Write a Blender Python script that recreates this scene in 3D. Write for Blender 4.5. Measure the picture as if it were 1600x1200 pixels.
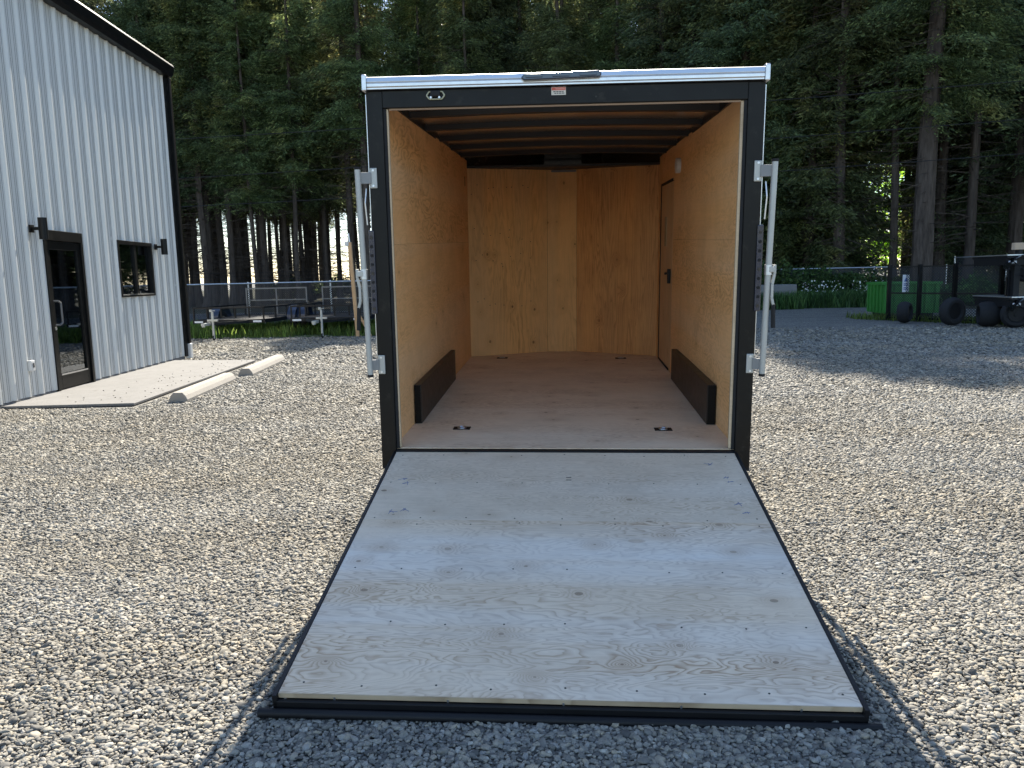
import bpy, math, random
import numpy as np
from mathutils import Matrix, Vector, Euler

for _o in list(bpy.data.objects): bpy.data.objects.remove(_o)
S = bpy.context.scene
COL = S.collection

# ---------------------------------------------------------------- camera
cam_d = bpy.data.cameras.new('camera'); cam = bpy.data.objects.new('camera', cam_d); COL.objects.link(cam)
cam_d.sensor_width = 36; cam_d.lens = 27.507; cam_d.clip_start = 0.05; cam_d.clip_end = 3000
CR, CU, CF = (0.99768, 0.06471, -0.02227), (0.01324, 0.13725, 0.99045), (-0.06715, 0.98842, -0.13611)
# right / up / forward of the camera in world axes
_r, _f = Vector(CR).normalized(), Vector(CF).normalized()
_u = _r.cross(_f).normalized(); _r = _f.cross(_u).normalized()
cam.matrix_world = Matrix(((_r.x, _u.x, -_f.x, 0), (_r.y, _u.y, -_f.y, 0), (_r.z, _u.z, -_f.z, 1.476), (0, 0, 0, 1)))
S.camera = cam

# ---------------------------------------------------------------- light
SUN_EL, SUN_AZ = math.radians(40.5), math.radians(0.0)     # the sun stands behind the trailer, dead ahead
w = bpy.data.worlds.new('World'); S.world = w; w.use_nodes = True
nt = w.node_tree; nt.nodes.clear()
sky = nt.nodes.new('ShaderNodeTexSky'); sky.sky_type = 'NISHITA'; sky.sun_disc = False
sky.sun_elevation = SUN_EL; sky.sun_rotation = SUN_AZ; sky.altitude = 50; sky.dust_density = 0.4; sky.ozone_density = 2.2
bg = nt.nodes.new('ShaderNodeBackground'); bg.inputs['Strength'].default_value = 0.098
wo = nt.nodes.new('ShaderNodeOutputWorld')
nt.links.new(sky.outputs[0], bg.inputs[0]); nt.links.new(bg.outputs[0], wo.inputs[0])
sl = bpy.data.lights.new('sun', 'SUN'); sl.energy = 4.6; sl.angle = math.radians(0.5); sl.color = (1.0, 0.93, 0.80)
sun = bpy.data.objects.new('sun', sl); COL.objects.link(sun)
sd = Vector((math.sin(SUN_AZ) * math.cos(SUN_EL), math.cos(SUN_AZ) * math.cos(SUN_EL), math.sin(SUN_EL)))
sun.rotation_euler = sd.to_track_quat('Z', 'Y').to_euler()
S.view_settings.view_transform = 'Standard'; S.view_settings.look = 'None'
S.view_settings.gamma = 1.0; S.view_settings.use_curve_mapping = False
S.view_settings.exposure = 1.65
S.render.engine = 'CYCLES'
S.cycles.max_bounces = 12; S.cycles.diffuse_bounces = 9; S.cycles.glossy_bounces = 4
S.cycles.transmission_bounces = 6; S.cycles.transparent_max_bounces = 16

rng = random.Random(7)
nr = np.random.RandomState(11)

# ---------------------------------------------------------------- helpers
class MB:
    """collects geometry for ONE mesh"""
    def __init__(s): s.v = []; s.f = []
    def add(s, vs, fs):
        n = len(s.v); s.v += [tuple(v) for v in vs]; s.f += [tuple(n + i for i in f) for f in fs]; return s
    def box(s, a, b, m=None):
        (x0, y0, z0), (x1, y1, z1) = a, b
        vs = [Vector(p) for p in ((x0,y0,z0),(x1,y0,z0),(x1,y1,z0),(x0,y1,z0),(x0,y0,z1),(x1,y0,z1),(x1,y1,z1),(x0,y1,z1))]
        if m is not None: vs = [m @ v for v in vs]
        return s.add(vs, ((0,3,2,1),(4,5,6,7),(0,1,5,4),(1,2,6,5),(2,3,7,6),(3,0,4,7)))
    def beam(s, p, q, wx, wz, up=(0,0,1)):
        p, q = Vector(p), Vector(q); d = (q - p); L = d.length; d.normalize(); u = Vector(up)
        if abs(d.dot(u)) > .98: u = Vector((0,1,0))
        r = d.cross(u).normalized(); u = r.cross(d).normalized()
        m = Matrix(((r.x,d.x,u.x,p.x),(r.y,d.y,u.y,p.y),(r.z,d.z,u.z,p.z),(0,0,0,1)))
        return s.box((-wx/2,0,-wz/2),(wx/2,L,wz/2), m)
    def tube(s, p, q, r0, r1=None, n=12, cap=True):
        r1 = r0 if r1 is None else r1
        p, q = Vector(p), Vector(q); d = (q - p).normalized()
        a = Vector((0,0,1)) if abs(d.z) < .9 else Vector((1,0,0))
        x = d.cross(a).normalized(); y = d.cross(x)
        vs = []
        for c, r in ((p, r0), (q, r1)):
            for i in range(n):
                t = 2*math.pi*i/n; vs.append(c + x*(r*math.cos(t)) + y*(r*math.sin(t)))
        fs = [(i, (i+1)%n, n+(i+1)%n, n+i) for i in range(n)]
        if cap: fs += [tuple(range(n-1,-1,-1)), tuple(range(n, 2*n))]
        return s.add(vs, fs)
    def path(s, pts, rad, n=10):
        for i in range(len(pts)-1):
            s.tube(pts[i], pts[i+1], rad, rad, n)
        return s
    def prism(s, poly, x0, x1, axis='x'):
        """poly (2D) swept along an axis"""
        n = len(poly); P = {'x': lambda a,b,t:(t,a,b), 'y': lambda a,b,t:(a,t,b), 'z': lambda a,b,t:(a,b,t)}[axis]
        vs = [P(a,b,x0) for a,b in poly] + [P(a,b,x1) for a,b in poly]
        fs = [(i,(i+1)%n,n+(i+1)%n,n+i) for i in range(n)] + [tuple(range(n-1,-1,-1)), tuple(range(n,2*n))]
        return s.add(vs, fs)
    def torus(s, c, axis, R, r, n=28, k=10, squash=1.0):
        c = Vector(c); ax = Vector(axis).normalized(); a = Vector((0,0,1)) if abs(ax.z)<.9 else Vector((1,0,0))
        x = ax.cross(a).normalized(); y = ax.cross(x); vs=[]; fs=[]
        for i in range(n):
            t = 2*math.pi*i/n; dr = x*math.cos(t)+y*math.sin(t)
            for j in range(k):
                p = 2*math.pi*j/k; vs.append(c + dr*(R+r*math.cos(p)) + ax*(r*squash*math.sin(p)))
        for i in range(n):
            for j in range(k):
                fs.append((i*k+j, ((i+1)%n)*k+j, ((i+1)%n)*k+(j+1)%k, i*k+(j+1)%k))
        return s.add(vs, fs)
    def build(s, name, mat, parent=None, smooth=False, bevel=0.0, kind=None, label=None):
        me = bpy.data.meshes.new(name); me.from_pydata(s.v, [], s.f); me.update()
        if mat: me.materials.append(mat)
        if smooth:
            me.polygons.foreach_set('use_smooth', [True]*len(me.polygons))
            try: me.set_sharp_from_angle(angle=math.radians(40))
            except Exception: pass
        o = bpy.data.objects.new(name, me); COL.objects.link(o)
        if parent: o.parent = parent
        if bevel:
            b = o.modifiers.new('bevel', 'BEVEL'); b.width = bevel; b.segments = 2; b.limit_method = 'ANGLE'; b.angle_limit = math.radians(50)
        if kind: o['kind'] = kind
        if label: o['label'] = label
        return o

def np_mesh(name, V, F, mat, parent=None, kind=None, k=3):
    """fast mesh from numpy arrays of verts (n,3) and faces (m,k)"""
    me = bpy.data.meshes.new(name); n, m = len(V), len(F)
    me.vertices.add(n); me.vertices.foreach_set('co', np.ascontiguousarray(V, dtype=np.float32).ravel())
    me.loops.add(m*k); me.loops.foreach_set('vertex_index', np.ascontiguousarray(F, dtype=np.int32).ravel())
    me.polygons.add(m); me.polygons.foreach_set('loop_start', np.arange(0, m*k, k, dtype=np.int32))
    me.update(calc_edges=True); me.validate()
    if mat: me.materials.append(mat)
    o = bpy.data.objects.new(name, me); COL.objects.link(o)
    if parent: o.parent = parent
    if kind: o['kind'] = kind
    return o

def thing(name, label, cat, loc=(0,0,0), rz=0.0, group=None):
    o = bpy.data.objects.new(name, None); COL.objects.link(o)
    o.location = loc; o.rotation_euler = (0,0,rz); o.empty_display_size = .2
    return tag(o, label, cat, group)
def tag(o, label, cat, group=None):
    o['label'] = label; o['category'] = cat
    if group: o['group'] = group
    return o
def dup(root, loc=None, rz=None, label=None, group=None, scale=None):
    r = root.copy(); COL.objects.link(r)
    if loc is not None: r.location = loc
    if rz is not None: r.rotation_euler = (0,0,rz)
    if scale is not None: r.scale = scale
    if label: r['label'] = label
    if group: r['group'] = group
    for ch in list(root.children):
        c = ch.copy(); COL.objects.link(c); c.parent = r; c.matrix_parent_inverse = ch.matrix_parent_inverse
        for g in list(ch.children):
            e = g.copy(); COL.objects.link(e); e.parent = c; e.matrix_parent_inverse = g.matrix_parent_inverse
    return r

# ---------------------------------------------------------------- materials
class NT:
    def __init__(s, name):
        s.m = bpy.data.materials.new(name); s.m.use_nodes = True; s.t = s.m.node_tree; s.t.nodes.clear()
        s.out = s.n('ShaderNodeOutputMaterial')
    def n(s, typ, **kw):
        x = s.t.nodes.new(typ)
        for k, v in kw.items():
            if hasattr(x, k): setattr(x, k, v)
        return x
    def l(s, a, b): s.t.links.new(a, b)
    def val(s, x, sock):
        if isinstance(x, (int, float)): sock.default_value = x
        elif isinstance(x, (tuple, list)): sock.default_value = tuple(x) if len(sock.default_value) == len(x) else tuple(x)+(1,)
        else: s.l(x, sock)
    def math(s, op, a, b=None, c=None, clamp=False):
        x = s.n('ShaderNodeMath', operation=op); x.use_clamp = clamp; s.val(a, x.inputs[0])
        if b is not None: s.val(b, x.inputs[1])
        if c is not None: s.val(c, x.inputs[2])
        return x.outputs[0]
    def coords(s, kind='Object'): return s.n('ShaderNodeTexCoord').outputs[kind]
    def mapping(s, v, scale=(1,1,1), loc=(0,0,0), rot=(0,0,0)):
        x = s.n('ShaderNodeMapping'); s.l(v, x.inputs[0]); x.inputs['Scale'].default_value = scale
        x.inputs['Location'].default_value = loc; x.inputs['Rotation'].default_value = rot; return x.outputs[0]
    def noise(s, v, scale=1, detail=2, rough=.5, dist=0, out=0):
        x = s.n('ShaderNodeTexNoise'); s.l(v, x.inputs['Vector']); x.inputs['Scale'].default_value = scale
        x.inputs['Detail'].default_value = detail; x.inputs['Roughness'].default_value = rough; x.inputs['Distortion'].default_value = dist
        return x.outputs[out]
    def voro(s, v, scale=1, feature='F1', rnd=1, out=0, metric='EUCLIDEAN', dim='3D'):
        x = s.n('ShaderNodeTexVoronoi'); x.feature = feature; x.voronoi_dimensions = dim; x.distance = metric; s.l(v, x.inputs['Vector'])
        x.inputs['Scale'].default_value = scale; x.inputs['Randomness'].default_value = rnd
        return x.outputs[out]
    def ramp(s, v, stops, interp='LINEAR'):
        x = s.n('ShaderNodeValToRGB'); s.l(v, x.inputs[0]); x.color_ramp.interpolation = interp
        e = x.color_ramp.elements
        while len(e) < len(stops): e.new(.5)
        for i, (p, c) in enumerate(stops):
            e[i].position = p; e[i].color = (c,c,c,1) if isinstance(c,(int,float)) else tuple(c)+(1,)
        return x.outputs[0]
    def mix(s, f, a, b, blend='MIX'):
        x = s.n('ShaderNodeMix', data_type='RGBA', blend_type=blend); s.val(f, x.inputs[0])
        s.val(a, x.inputs[6]); s.val(b, x.inputs[7]); return x.outputs[2]
    def bump(s, h, strength=.3, dist=.01, nrm=None):
        x = s.n('ShaderNodeBump'); x.inputs['Strength'].default_value = strength; x.inputs['Distance'].default_value = dist
        s.l(h, x.inputs['Height'])
        if nrm: s.l(nrm, x.inputs['Normal'])
        return x.outputs[0]
    def principled(s, color, rough=.5, metal=0, spec=.5, nrm=None, **kw):
        p = s.n('ShaderNodeBsdfPrincipled'); s.val(color, p.inputs['Base Color']); s.val(rough, p.inputs['Roughness'])
        s.val(metal, p.inputs['Metallic']); p.inputs['Specular IOR Level'].default_value = spec
        if nrm: s.l(nrm, p.inputs['Normal'])
        for k, v in kw.items(): s.val(v, p.inputs[k.replace('_', ' ')])
        s.l(p.outputs[0], s.out.inputs[0]); return p

def plain(name, color, rough=.5, metal=0, spec=.5, var=.12, bumps=.0, scale=6, wear=None):
    """a plain coating with slight unevenness of tone and gloss"""
    t = NT(name); c = t.coords(); nz = t.noise(c, scale, 5, .6)
    dark = tuple(x*(1-var) for x in color); lite = tuple(min(1, x*(1+var)) for x in color)
    col = t.mix(nz, dark, lite)
    if wear:
        wz = t.ramp(t.noise(c, scale*5, 6, .7), [(.56,0),(.68,1)]); col = t.mix(wz, col, wear)
    rg = t.math('MULTIPLY_ADD', t.noise(c, scale*3, 2), .16, rough-.08, clamp=True)
    nrm = t.bump(t.noise(c, scale*12, 3), bumps, .004) if bumps else None
    t.principled(col, rg, metal, spec, nrm); return t.m

def plywood(name, light, dark, axes, freq=9.0, fig=(.9, 4.5), contrast=.55, seed=0, knots=.5, pale=None, rough=.6, seam=None, blot=.25, patches=0):
    """rotary-cut veneer: contour-like figure, fibres, knots. axes = (along grain, across grain, through)"""
    t = NT(name); sep = t.n('ShaderNodeSeparateXYZ'); t.l(t.coords(), sep.inputs[0])
    cmb = t.n('ShaderNodeCombineXYZ')
    for i, a in enumerate(axes): t.l(sep.outputs['XYZ'.index(a)], cmb.inputs[i])
    uv = t.mapping(cmb.outputs[0], loc=(seed*3.17, seed*1.31, 0))
    if seam:      # the next sheet has figure of its own
        st = t.math('GREATER_THAN', sep.outputs['XYZ'.index(seam[0])], seam[1])
        sh = t.n('ShaderNodeCombineXYZ'); t.l(t.math('MULTIPLY', st, 7.3), sh.inputs[0]); t.l(t.math('MULTIPLY', st, 3.9), sh.inputs[1])
        va = t.n('ShaderNodeVectorMath', operation='ADD'); t.l(uv, va.inputs[0]); t.l(sh.outputs[0], va.inputs[1]); uv = va.outputs[0]
    # knots
    kc = t.mapping(uv, scale=(3.1, 4.6, 1)); kd = t.voro(kc, 1, rnd=.95, out=0, dim='2D'); kr = t.voro(kc, 1, rnd=.95, out=1, dim='2D')
    sr = t.n('ShaderNodeSeparateColor'); t.l(kr, sr.inputs[0])
    on = t.math('LESS_THAN', sr.outputs[0], knots)
    halo = t.math('MULTIPLY', t.math('SUBTRACT', 1, t.math('MULTIPLY', kd, 3.2), clamp=True), on)
    core = t.math('MULTIPLY', t.math('MULTIPLY', t.math('LESS_THAN', kd, t.math('MULTIPLY_ADD', sr.outputs[2], .040, .014)), on), t.math('MULTIPLY_ADD', sr.outputs[1], .5, .35))
    h = t.noise(t.mapping(uv, scale=(fig[0], fig[1], 1)), 1, 3.5, .52, .3)
    h2 = t.math('ADD', h, t.math('MULTIPLY', t.math('POWER', halo, 2), .22))
    ring = t.math('FRACT', t.math('MULTIPLY', h2, freq))
    line = t.ramp(ring, [(.0,.15),(.35,.0),(.72,.55),(.9,1),(1.,.15)])
    vis = t.ramp(t.noise(t.mapping(uv, scale=(.7,2.2,1), loc=(4,2,0)), 1, 2), [(.34,.12),(.62,1)])
    line = t.math('MULTIPLY', line, vis)
    fib = t.noise(t.mapping(uv, scale=(5, 260, 260)), 1, 3, .6)
    fib2 = t.ramp(t.noise(t.mapping(uv, scale=(2.5, 70, 60)), 1, 4, .65), [(.38,0),(.75,1)])
    f = t.math('ADD', t.math('MULTIPLY', line, contrast), t.math('MULTIPLY', t.math('SUBTRACT', fib, .5), .35))
    f = t.math('ADD', f, t.math('MULTIPLY', fib2, .2), clamp=True)
    col = t.mix(f, light, dark)
    bl = t.noise(t.mapping(uv, scale=(.22, 3.0, 1), loc=(9,1,0)), 1, 3, .5)
    if pale: col = t.mix(t.math('MULTIPLY', t.ramp(bl, [(.42,0),(.66,1)]), blot*1.6, clamp=True), col, pale)
    dirt = t.ramp(t.noise(uv, 3.0, 6, .65), [(.45,0),(.8,1)])
    col = t.mix(t.math('MULTIPLY', dirt, .28), col, tuple(x*.6 for x in dark))
    if patches:   # boat-shaped veneer patches
        pc = t.mapping(uv, scale=(1.5, 3.1, 1), loc=(2.2,5.1,0)); pd = t.voro(pc, 1, rnd=.9, dim='2D'); pr = t.n('ShaderNodeSeparateColor'); t.l(t.voro(pc,1,rnd=.9,out=1,dim='2D'), pr.inputs[0])
        pm = t.math('MULTIPLY', t.ramp(pd, [(.055,1),(.062,0)]), t.math('LESS_THAN', pr.outputs[1], patches))
        col = t.mix(t.math('MULTIPLY', pm, .35), col, dark)
    kcol = t.mix(t.math('MULTIPLY', halo, .35), col, dark)
    kcol = t.mix(core, kcol, tuple(x*.45 for x in dark))
    nrm = t.bump(f, .25, .0015)
    t.principled(kcol, rough, 0, .22, nrm); return t.m

M = {}
M['black'] = plain('black_paint', (.005,.005,.005), .40, 0, .22, .3, .04, 2.2, wear=(.019,.018,.015))
M['black_rough'] = plain('black_steel', (.008,.008,.009), .55, 0, .3, .3, .1, 8)
M['black_body'] = plain('black_body_sheet', (.007,.007,.008), .25, 0, .5, .2)
M['rubber'] = plain('rubber', (.018,.018,.019), .8, 0, .3, .3, .2, 20)
M['alu'] = plain('aluminium', (.56,.57,.59), .33, 1, .5, .08, .03, 9)
M['galv'] = plain('galvanised', (.62,.64,.66), .42, 1, .5, .15, .06, 14)
M['bar'] = plain('white_bar_coating', (.40,.405,.385), .42, .25, .5, .12, .05, 10, wear=(.42,.42,.40))
M['roofskin'] = plain('roof_inner_skin', (.74,.64,.54), .22, .9, .5, .04, .0, 1)
M['bow'] = plain('roof_bow_steel', (.016,.016,.017), .45, 0, .4, .3)
M['concrete'] = plain('concrete', (.185,.178,.17), .85, 0, .3, .2, .3, 3, wear=(.13,.124,.115))
M['concrete_stop'] = plain('cast_concrete', (.32,.295,.26), .85, 0, .3, .14, .35, 6, wear=(.22,.20,.175))
M['white_plastic'] = plain('white_plastic', (.62,.62,.60), .45, 0, .5, .08)
M['ramp_ply'] = plywood('ramp_plywood', (.79,.63,.46), (.43,.28,.17), 'XYZ', 24, (1.7, 5.8), .95, 1, .6, (.80,.74,.66), .68, blot=.5, patches=.2)
M['ramp_ply_upper'] = plywood('ramp_plywood_upper', (.75,.61,.46), (.42,.29,.18), 'XYZ', 26, (2.2, 9), .65, 5, .6, (.78,.69,.58), .68, blot=.2)
M['floor_ply'] = plywood('floor_plywood', (.86,.68,.49), (.50,.31,.18), 'XYZ', 18, (1.8, 12), .75, 9, .3, (.88,.74,.58), .62)
M['wall_ply'] = plywood('wall_plywood', (.87,.51,.235), (.46,.22,.08), 'YZX', 15, (1.5, 3.8), .8, 3, .1, (.80,.60,.40), .6)
M['nose_ply'] = plywood('nose_plywood', (.87,.50,.20), (.52,.26,.09), 'ZXY', 11, (.8, 7.5), .6, 13, .35, (.58,.42,.25), .6)
M['nose_ply_dark'] = plywood('nose_plywood_strong_grain', (.78,.39,.14), (.36,.13,.04), 'ZXY', 18, (.45, 6.5), .9, 17, .15, (.54,.34,.17), .6)
M['ply_edge'] = plywood('plywood_edge', (.55,.43,.29), (.25,.17,.10), 'XYZ', 6, (2, 60), .6, 2, 0, None, .7)
M['edge_brown'] = plain('brown_edge', (.30,.20,.13), .7)
M['post_wood'] = plywood('post_wood', (.55,.36,.20), (.36,.20,.10), 'ZXY', 9, (1, 20), .5, 8, .2, None, .7)
M['navy'] = plain('dark_blue_paint', (.02,.03,.06), .35, 0, .5, .2)
M['lens_blue'] = plain('smoked_lens', (.012,.022,.045), .12, 0, .8, .2)
def siding_mat():
    t = NT('white_steel_siding'); c = t.coords(); a = t.n('ShaderNodeSeparateXYZ'); t.l(c, a.inputs[0])
    nz = t.noise(t.mapping(c, scale=(1.2,1,.35)), 1.6, 5, .6); col = t.mix(nz, (.56,.575,.555), (.64,.645,.62))
    st = t.noise(t.mapping(c, scale=(9,1,.5)), 1.5, 5, .65)      # dust washed down the sheets
    low = t.math('MULTIPLY', t.ramp(a.outputs[2], [(0,.9),(.5,.25),(1,0)]), t.ramp(st, [(.4,.1),(.65,1)]))
    col = t.mix(t.math('MULTIPLY', low, .45), col, (.42,.38,.30))
    hi = t.math('MULTIPLY', t.math('MULTIPLY_ADD', a.outputs[2], 2.6, -13.1, clamp=True), t.ramp(st, [(.42,.15),(.62,1)]))
    col = t.mix(t.math('MULTIPLY', hi, .35), col, (.50,.44,.28))
    w_ = t.bump(t.noise(t.mapping(c, scale=(1,1,.8)), 1.1, 2), .25, .02)
    t.principled(col, .36, 0, .5, w_); return t.m
M['siding'] = siding_mat()
M['siding_dark'] = M['black']
M['sticker_white'] = plain('sticker_white', (.62,.58,.50), .5)
M['sticker_red'] = plain('sticker_red', (.55,.09,.06), .5)
M['sticker_pink'] = plain('sticker_pink', (.6,.25,.2), .5)
M['ink'] = plain('ink', (.03,.03,.035), .6)
M['ink_blue'] = plain('blue_ink', (.04,.10,.28), .6)
M['screw'] = plain('screw_heads', (.05,.045,.04), .5, .6)
M['screw_light'] = plain('siding_screws', (.45,.47,.47), .4, .3)
M['arm_grey'] = plain('weathered_arm', (.22,.22,.22), .5, .3)
M['gate_grey'] = plain('dull_grey_rail', (.14,.145,.15), .5, .4)
M['yellow_plate'] = plain('yellowed_zinc', (.50,.50,.36), .45, .6)
M['sign_blue'] = plain('sign_blue', (.05,.10,.30), .5)
M['sign_white'] = plain('sign_white', (.66,.68,.72), .5)
M['green_paint'] = plain('green_bin_paint', (.045,.22,.035), .5, 0, .4, .15, .1, 3, wear=(.03,.13,.025))
M['beam_wood'] = plain('pale_timber', (.55,.40,.27), .7, 0, .3, .15, .2)
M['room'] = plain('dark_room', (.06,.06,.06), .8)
M['room_green'] = plain('pale_green_blind', (.24,.36,.29), .7)
M['room_tan'] = plain('tan_blind', (.72,.62,.56), .8)

def glass_mat():
    t = NT('window_glass'); g = t.n('ShaderNodeBsdfGlossy'); g.inputs['Roughness'].default_value = .02; g.inputs[0].default_value = (.9,.95,1,1)
    tr = t.n('ShaderNodeBsdfTransparent'); tr.inputs[0].default_value = (.62,.72,.68,1)
    fr = t.n('ShaderNodeFresnel'); fr.inputs[0].default_value = 1.55
    mx = t.n('ShaderNodeMixShader'); t.l(t.math('MULTIPLY_ADD', fr.outputs[0], 1.2, .10, clamp=True), mx.inputs[0]); t.l(tr.outputs[0], mx.inputs[1]); t.l(g.outputs[0], mx.inputs[2])
    t.l(mx.outputs[0], t.out.inputs[0]); return t.m
M['glass'] = glass_mat()

def mesh_mat(name, col, dens):
    t = NT(name); b = t.n('ShaderNodeBsdfPrincipled'); b.inputs['Base Color'].default_value = col + (1,); b.inputs['Roughness'].default_value = .6
    tr = t.n('ShaderNodeBsdfTransparent'); mx = t.n('ShaderNodeMixShader')
    c = t.coords(); a = t.n('ShaderNodeSeparateXYZ'); t.l(c, a.inputs[0])
    # diamond wire pattern in the plane of the sheet (x, z)
    s1 = t.math('FRACT', t.math('MULTIPLY', t.math('ADD', a.outputs[0], a.outputs[2]), 14)); s2 = t.math('FRACT', t.math('MULTIPLY', t.math('SUBTRACT', a.outputs[0], a.outputs[2]), 14))
    wire = t.math('MAXIMUM', t.math('LESS_THAN', s1, dens), t.math('LESS_THAN', s2, dens))
    t.l(wire, mx.inputs[0]); t.l(tr.outputs[0], mx.inputs[1]); t.l(b.outputs[0], mx.inputs[2]); t.l(mx.outputs[0], t.out.inputs[0]); return t.m
M['chain'] = mesh_mat('chain_link_wire', (.03,.034,.045), .2)
M['chain_black'] = mesh_mat('black_chain_link_wire', (.012,.013,.015), .26)

def foliage(name, c0, c1, trans=.45, c2=None):
    t = NT(name); oi = t.n('ShaderNodeObjectInfo'); c = t.coords()
    nz = t.ramp(t.noise(c, .9, 4, .65), [(.32,0),(.7,1)]); col = t.mix(nz, c0, c1)
    if c2: col = t.mix(t.ramp(t.noise(c, .45, 2), [(.55,0),(.75,.8)]), col, c2)
    hs = t.n('ShaderNodeHueSaturation'); t.l(col, hs.inputs['Color'])
    t.l(t.math('MULTIPLY_ADD', oi.outputs['Random'], .05, .475), hs.inputs['Hue']); isl = t.n('ShaderNodeNewGeometry').outputs['Random Per Island']
    t.l(t.math('MULTIPLY', t.math('MULTIPLY_ADD', oi.outputs['Random'], .5, .75), t.math('MULTIPLY_ADD', t.math('POWER', isl, 2.2), 1.5, .55)), hs.inputs['Value'])
    d = t.n('ShaderNodeBsdfPrincipled'); t.l(hs.outputs[0], d.inputs['Base Color']); d.inputs['Roughness'].default_value = .55; d.inputs['Specular IOR Level'].default_value = .35
    tr = t.n('ShaderNodeBsdfTranslucent'); hs2 = t.n('ShaderNodeHueSaturation'); t.l(hs.outputs[0], hs2.inputs['Color']); hs2.inputs['Hue'].default_value = .475; hs2.inputs['Value'].default_value = 2.0
    t.l(hs2.outputs[0], tr.inputs[0]); mx = t.n('ShaderNodeMixShader'); mx.inputs[0].default_value = trans
    t.l(d.outputs[0], mx.inputs[1]); t.l(tr.outputs[0], mx.inputs[2]); t.l(mx.outputs[0], t.out.inputs[0]); return t.m
M['fir'] = foliage('fir_needles', (.068,.092,.040), (.135,.165,.060), .54, (.25,.22,.07))  # last colour puts yellowish sunlit highlights into the needles, as brown-yellow patches
M['fir_cool'] = foliage('dark_fir_needles', (.065,.095,.050), (.12,.155,.068), .50)
M['maple'] = foliage('maple_leaves', (.14,.27,.02), (.26,.42,.035), .65)
M['shrub'] = foliage('shrub_leaves', (.035,.075,.022), (.07,.13,.035), .45)
M['under'] = foliage('undergrowth_leaves', (.030,.055,.022), (.07,.10,.035), .4)
M['grass'] = foliage('grass_blades', (.055,.095,.018), (.11,.17,.035), .45)
M['flower'] = plain('white_petals', (.75,.75,.70), .7)

def bark_mat():
    t = NT('fir_bark'); c = t.coords(); v = t.mapping(c, scale=(9,9,1.3))
    n1 = t.noise(v, 1, 6, .65); col = t.mix(t.ramp(n1, [(.3,0),(.7,1)]), (.035,.026,.021), (.12,.095,.078))
    t.principled(col, .9, 0, .2, t.bump(n1, .8, .05)); return t.m
M['bark'] = bark_mat()

def gravel_ground():
    t = NT('gravel_ground'); c = t.coords()
    vc = t.voro(c, 42, rnd=1, out=1); vd = t.voro(c, 42, rnd=1, out=0)
    s = t.n('ShaderNodeSeparateColor'); t.l(vc, s.inputs[0])
    col = t.ramp(s.outputs[0], [(0,(.11,.106,.095)),(.25,(.19,.18,.16)),(.6,(.27,.255,.22)),(1,(.38,.355,.305))])
    gap = t.ramp(vd, [(.25,1),(.75,.5)]); col = t.mix(1, col, gap, 'MULTIPLY')
    big = t.ramp(t.noise(t.mapping(c, scale=(.55,1.6,1)), 1, 6, .62), [(.3,.82),(.62,1.08)])
    col = t.mix(1, col, big, 'MULTIPLY')
    h = t.math('ADD', t.math('MULTIPLY', t.math('SUBTRACT', 1, vd), 1), t.math('MULTIPLY', t.noise(c, 5, 4), .6))
    t.principled(col, .85, 0, .3, t.bump(h, .9, .02)); return t.m
M['gravel_ground'] = gravel_ground()
def gravel_stone():
    t = NT('gravel_stone'); oi = t.n('ShaderNodeObjectInfo'); r = oi.outputs['Random']; g = t.coords()
    col = t.ramp(r, [(0,(.10,.096,.088)),(.16,(.18,.17,.15)),(.42,(.255,.24,.205)),(.62,(.305,.285,.24)),(.78,(.365,.32,.245)),(.9,(.28,.268,.245)),(1,(.46,.435,.37))])
    nz = t.ramp(t.noise(g, 90, 4, .7), [(.3,.72),(.7,1.12)]); col = t.mix(1, col, nz, 'MULTIPLY')
    pz = t.mapping(oi.outputs['Location'], scale=(.55,1.7,1))      # trodden, dusty and damp patches
    big = t.ramp(t.noise(pz, 1.0, 7, .68), [(.30,.62),(.44,.86),(.60,1.0),(.75,1.05)]); col = t.mix(1, col, big, 'MULTIPLY')
    tan = t.ramp(t.noise(t.mapping(oi.outputs['Location'], scale=(.30,.75,1), loc=(3,7,0)), 1.0, 6, .62), [(.38,0),(.62,.62)])
    col = t.mix(tan, col, t.mix(1, col, (1.04,.95,.80), 'MULTIPLY'))
    t.principled(col, .72, 0, .35, t.bump(t.noise(g, 160, 3), .35, .003)); return t.m
M['stone'] = gravel_stone()
def litter():
    t = NT('forest_floor'); c = t.coords(); n = t.noise(c, 1.3, 7, .7)
    col = t.ramp(n, [(.3,(.04,.032,.02)),(.5,(.07,.06,.035)),(.62,(.05,.07,.025)),(.8,(.10,.13,.04))])
    t.principled(col, .95, 0, .2, t.bump(n, .8, .2)); return t.m
M['litter'] = litter()
M['verge'] = plain('verge_soil_and_grass', (.075,.10,.035), .95, 0, .2, .4, .5, 2, wear=(.13,.12,.07))
M['road'] = plain('road_asphalt', (.075,.078,.082), .85, 0, .3, .15, .3, 4)

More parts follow.
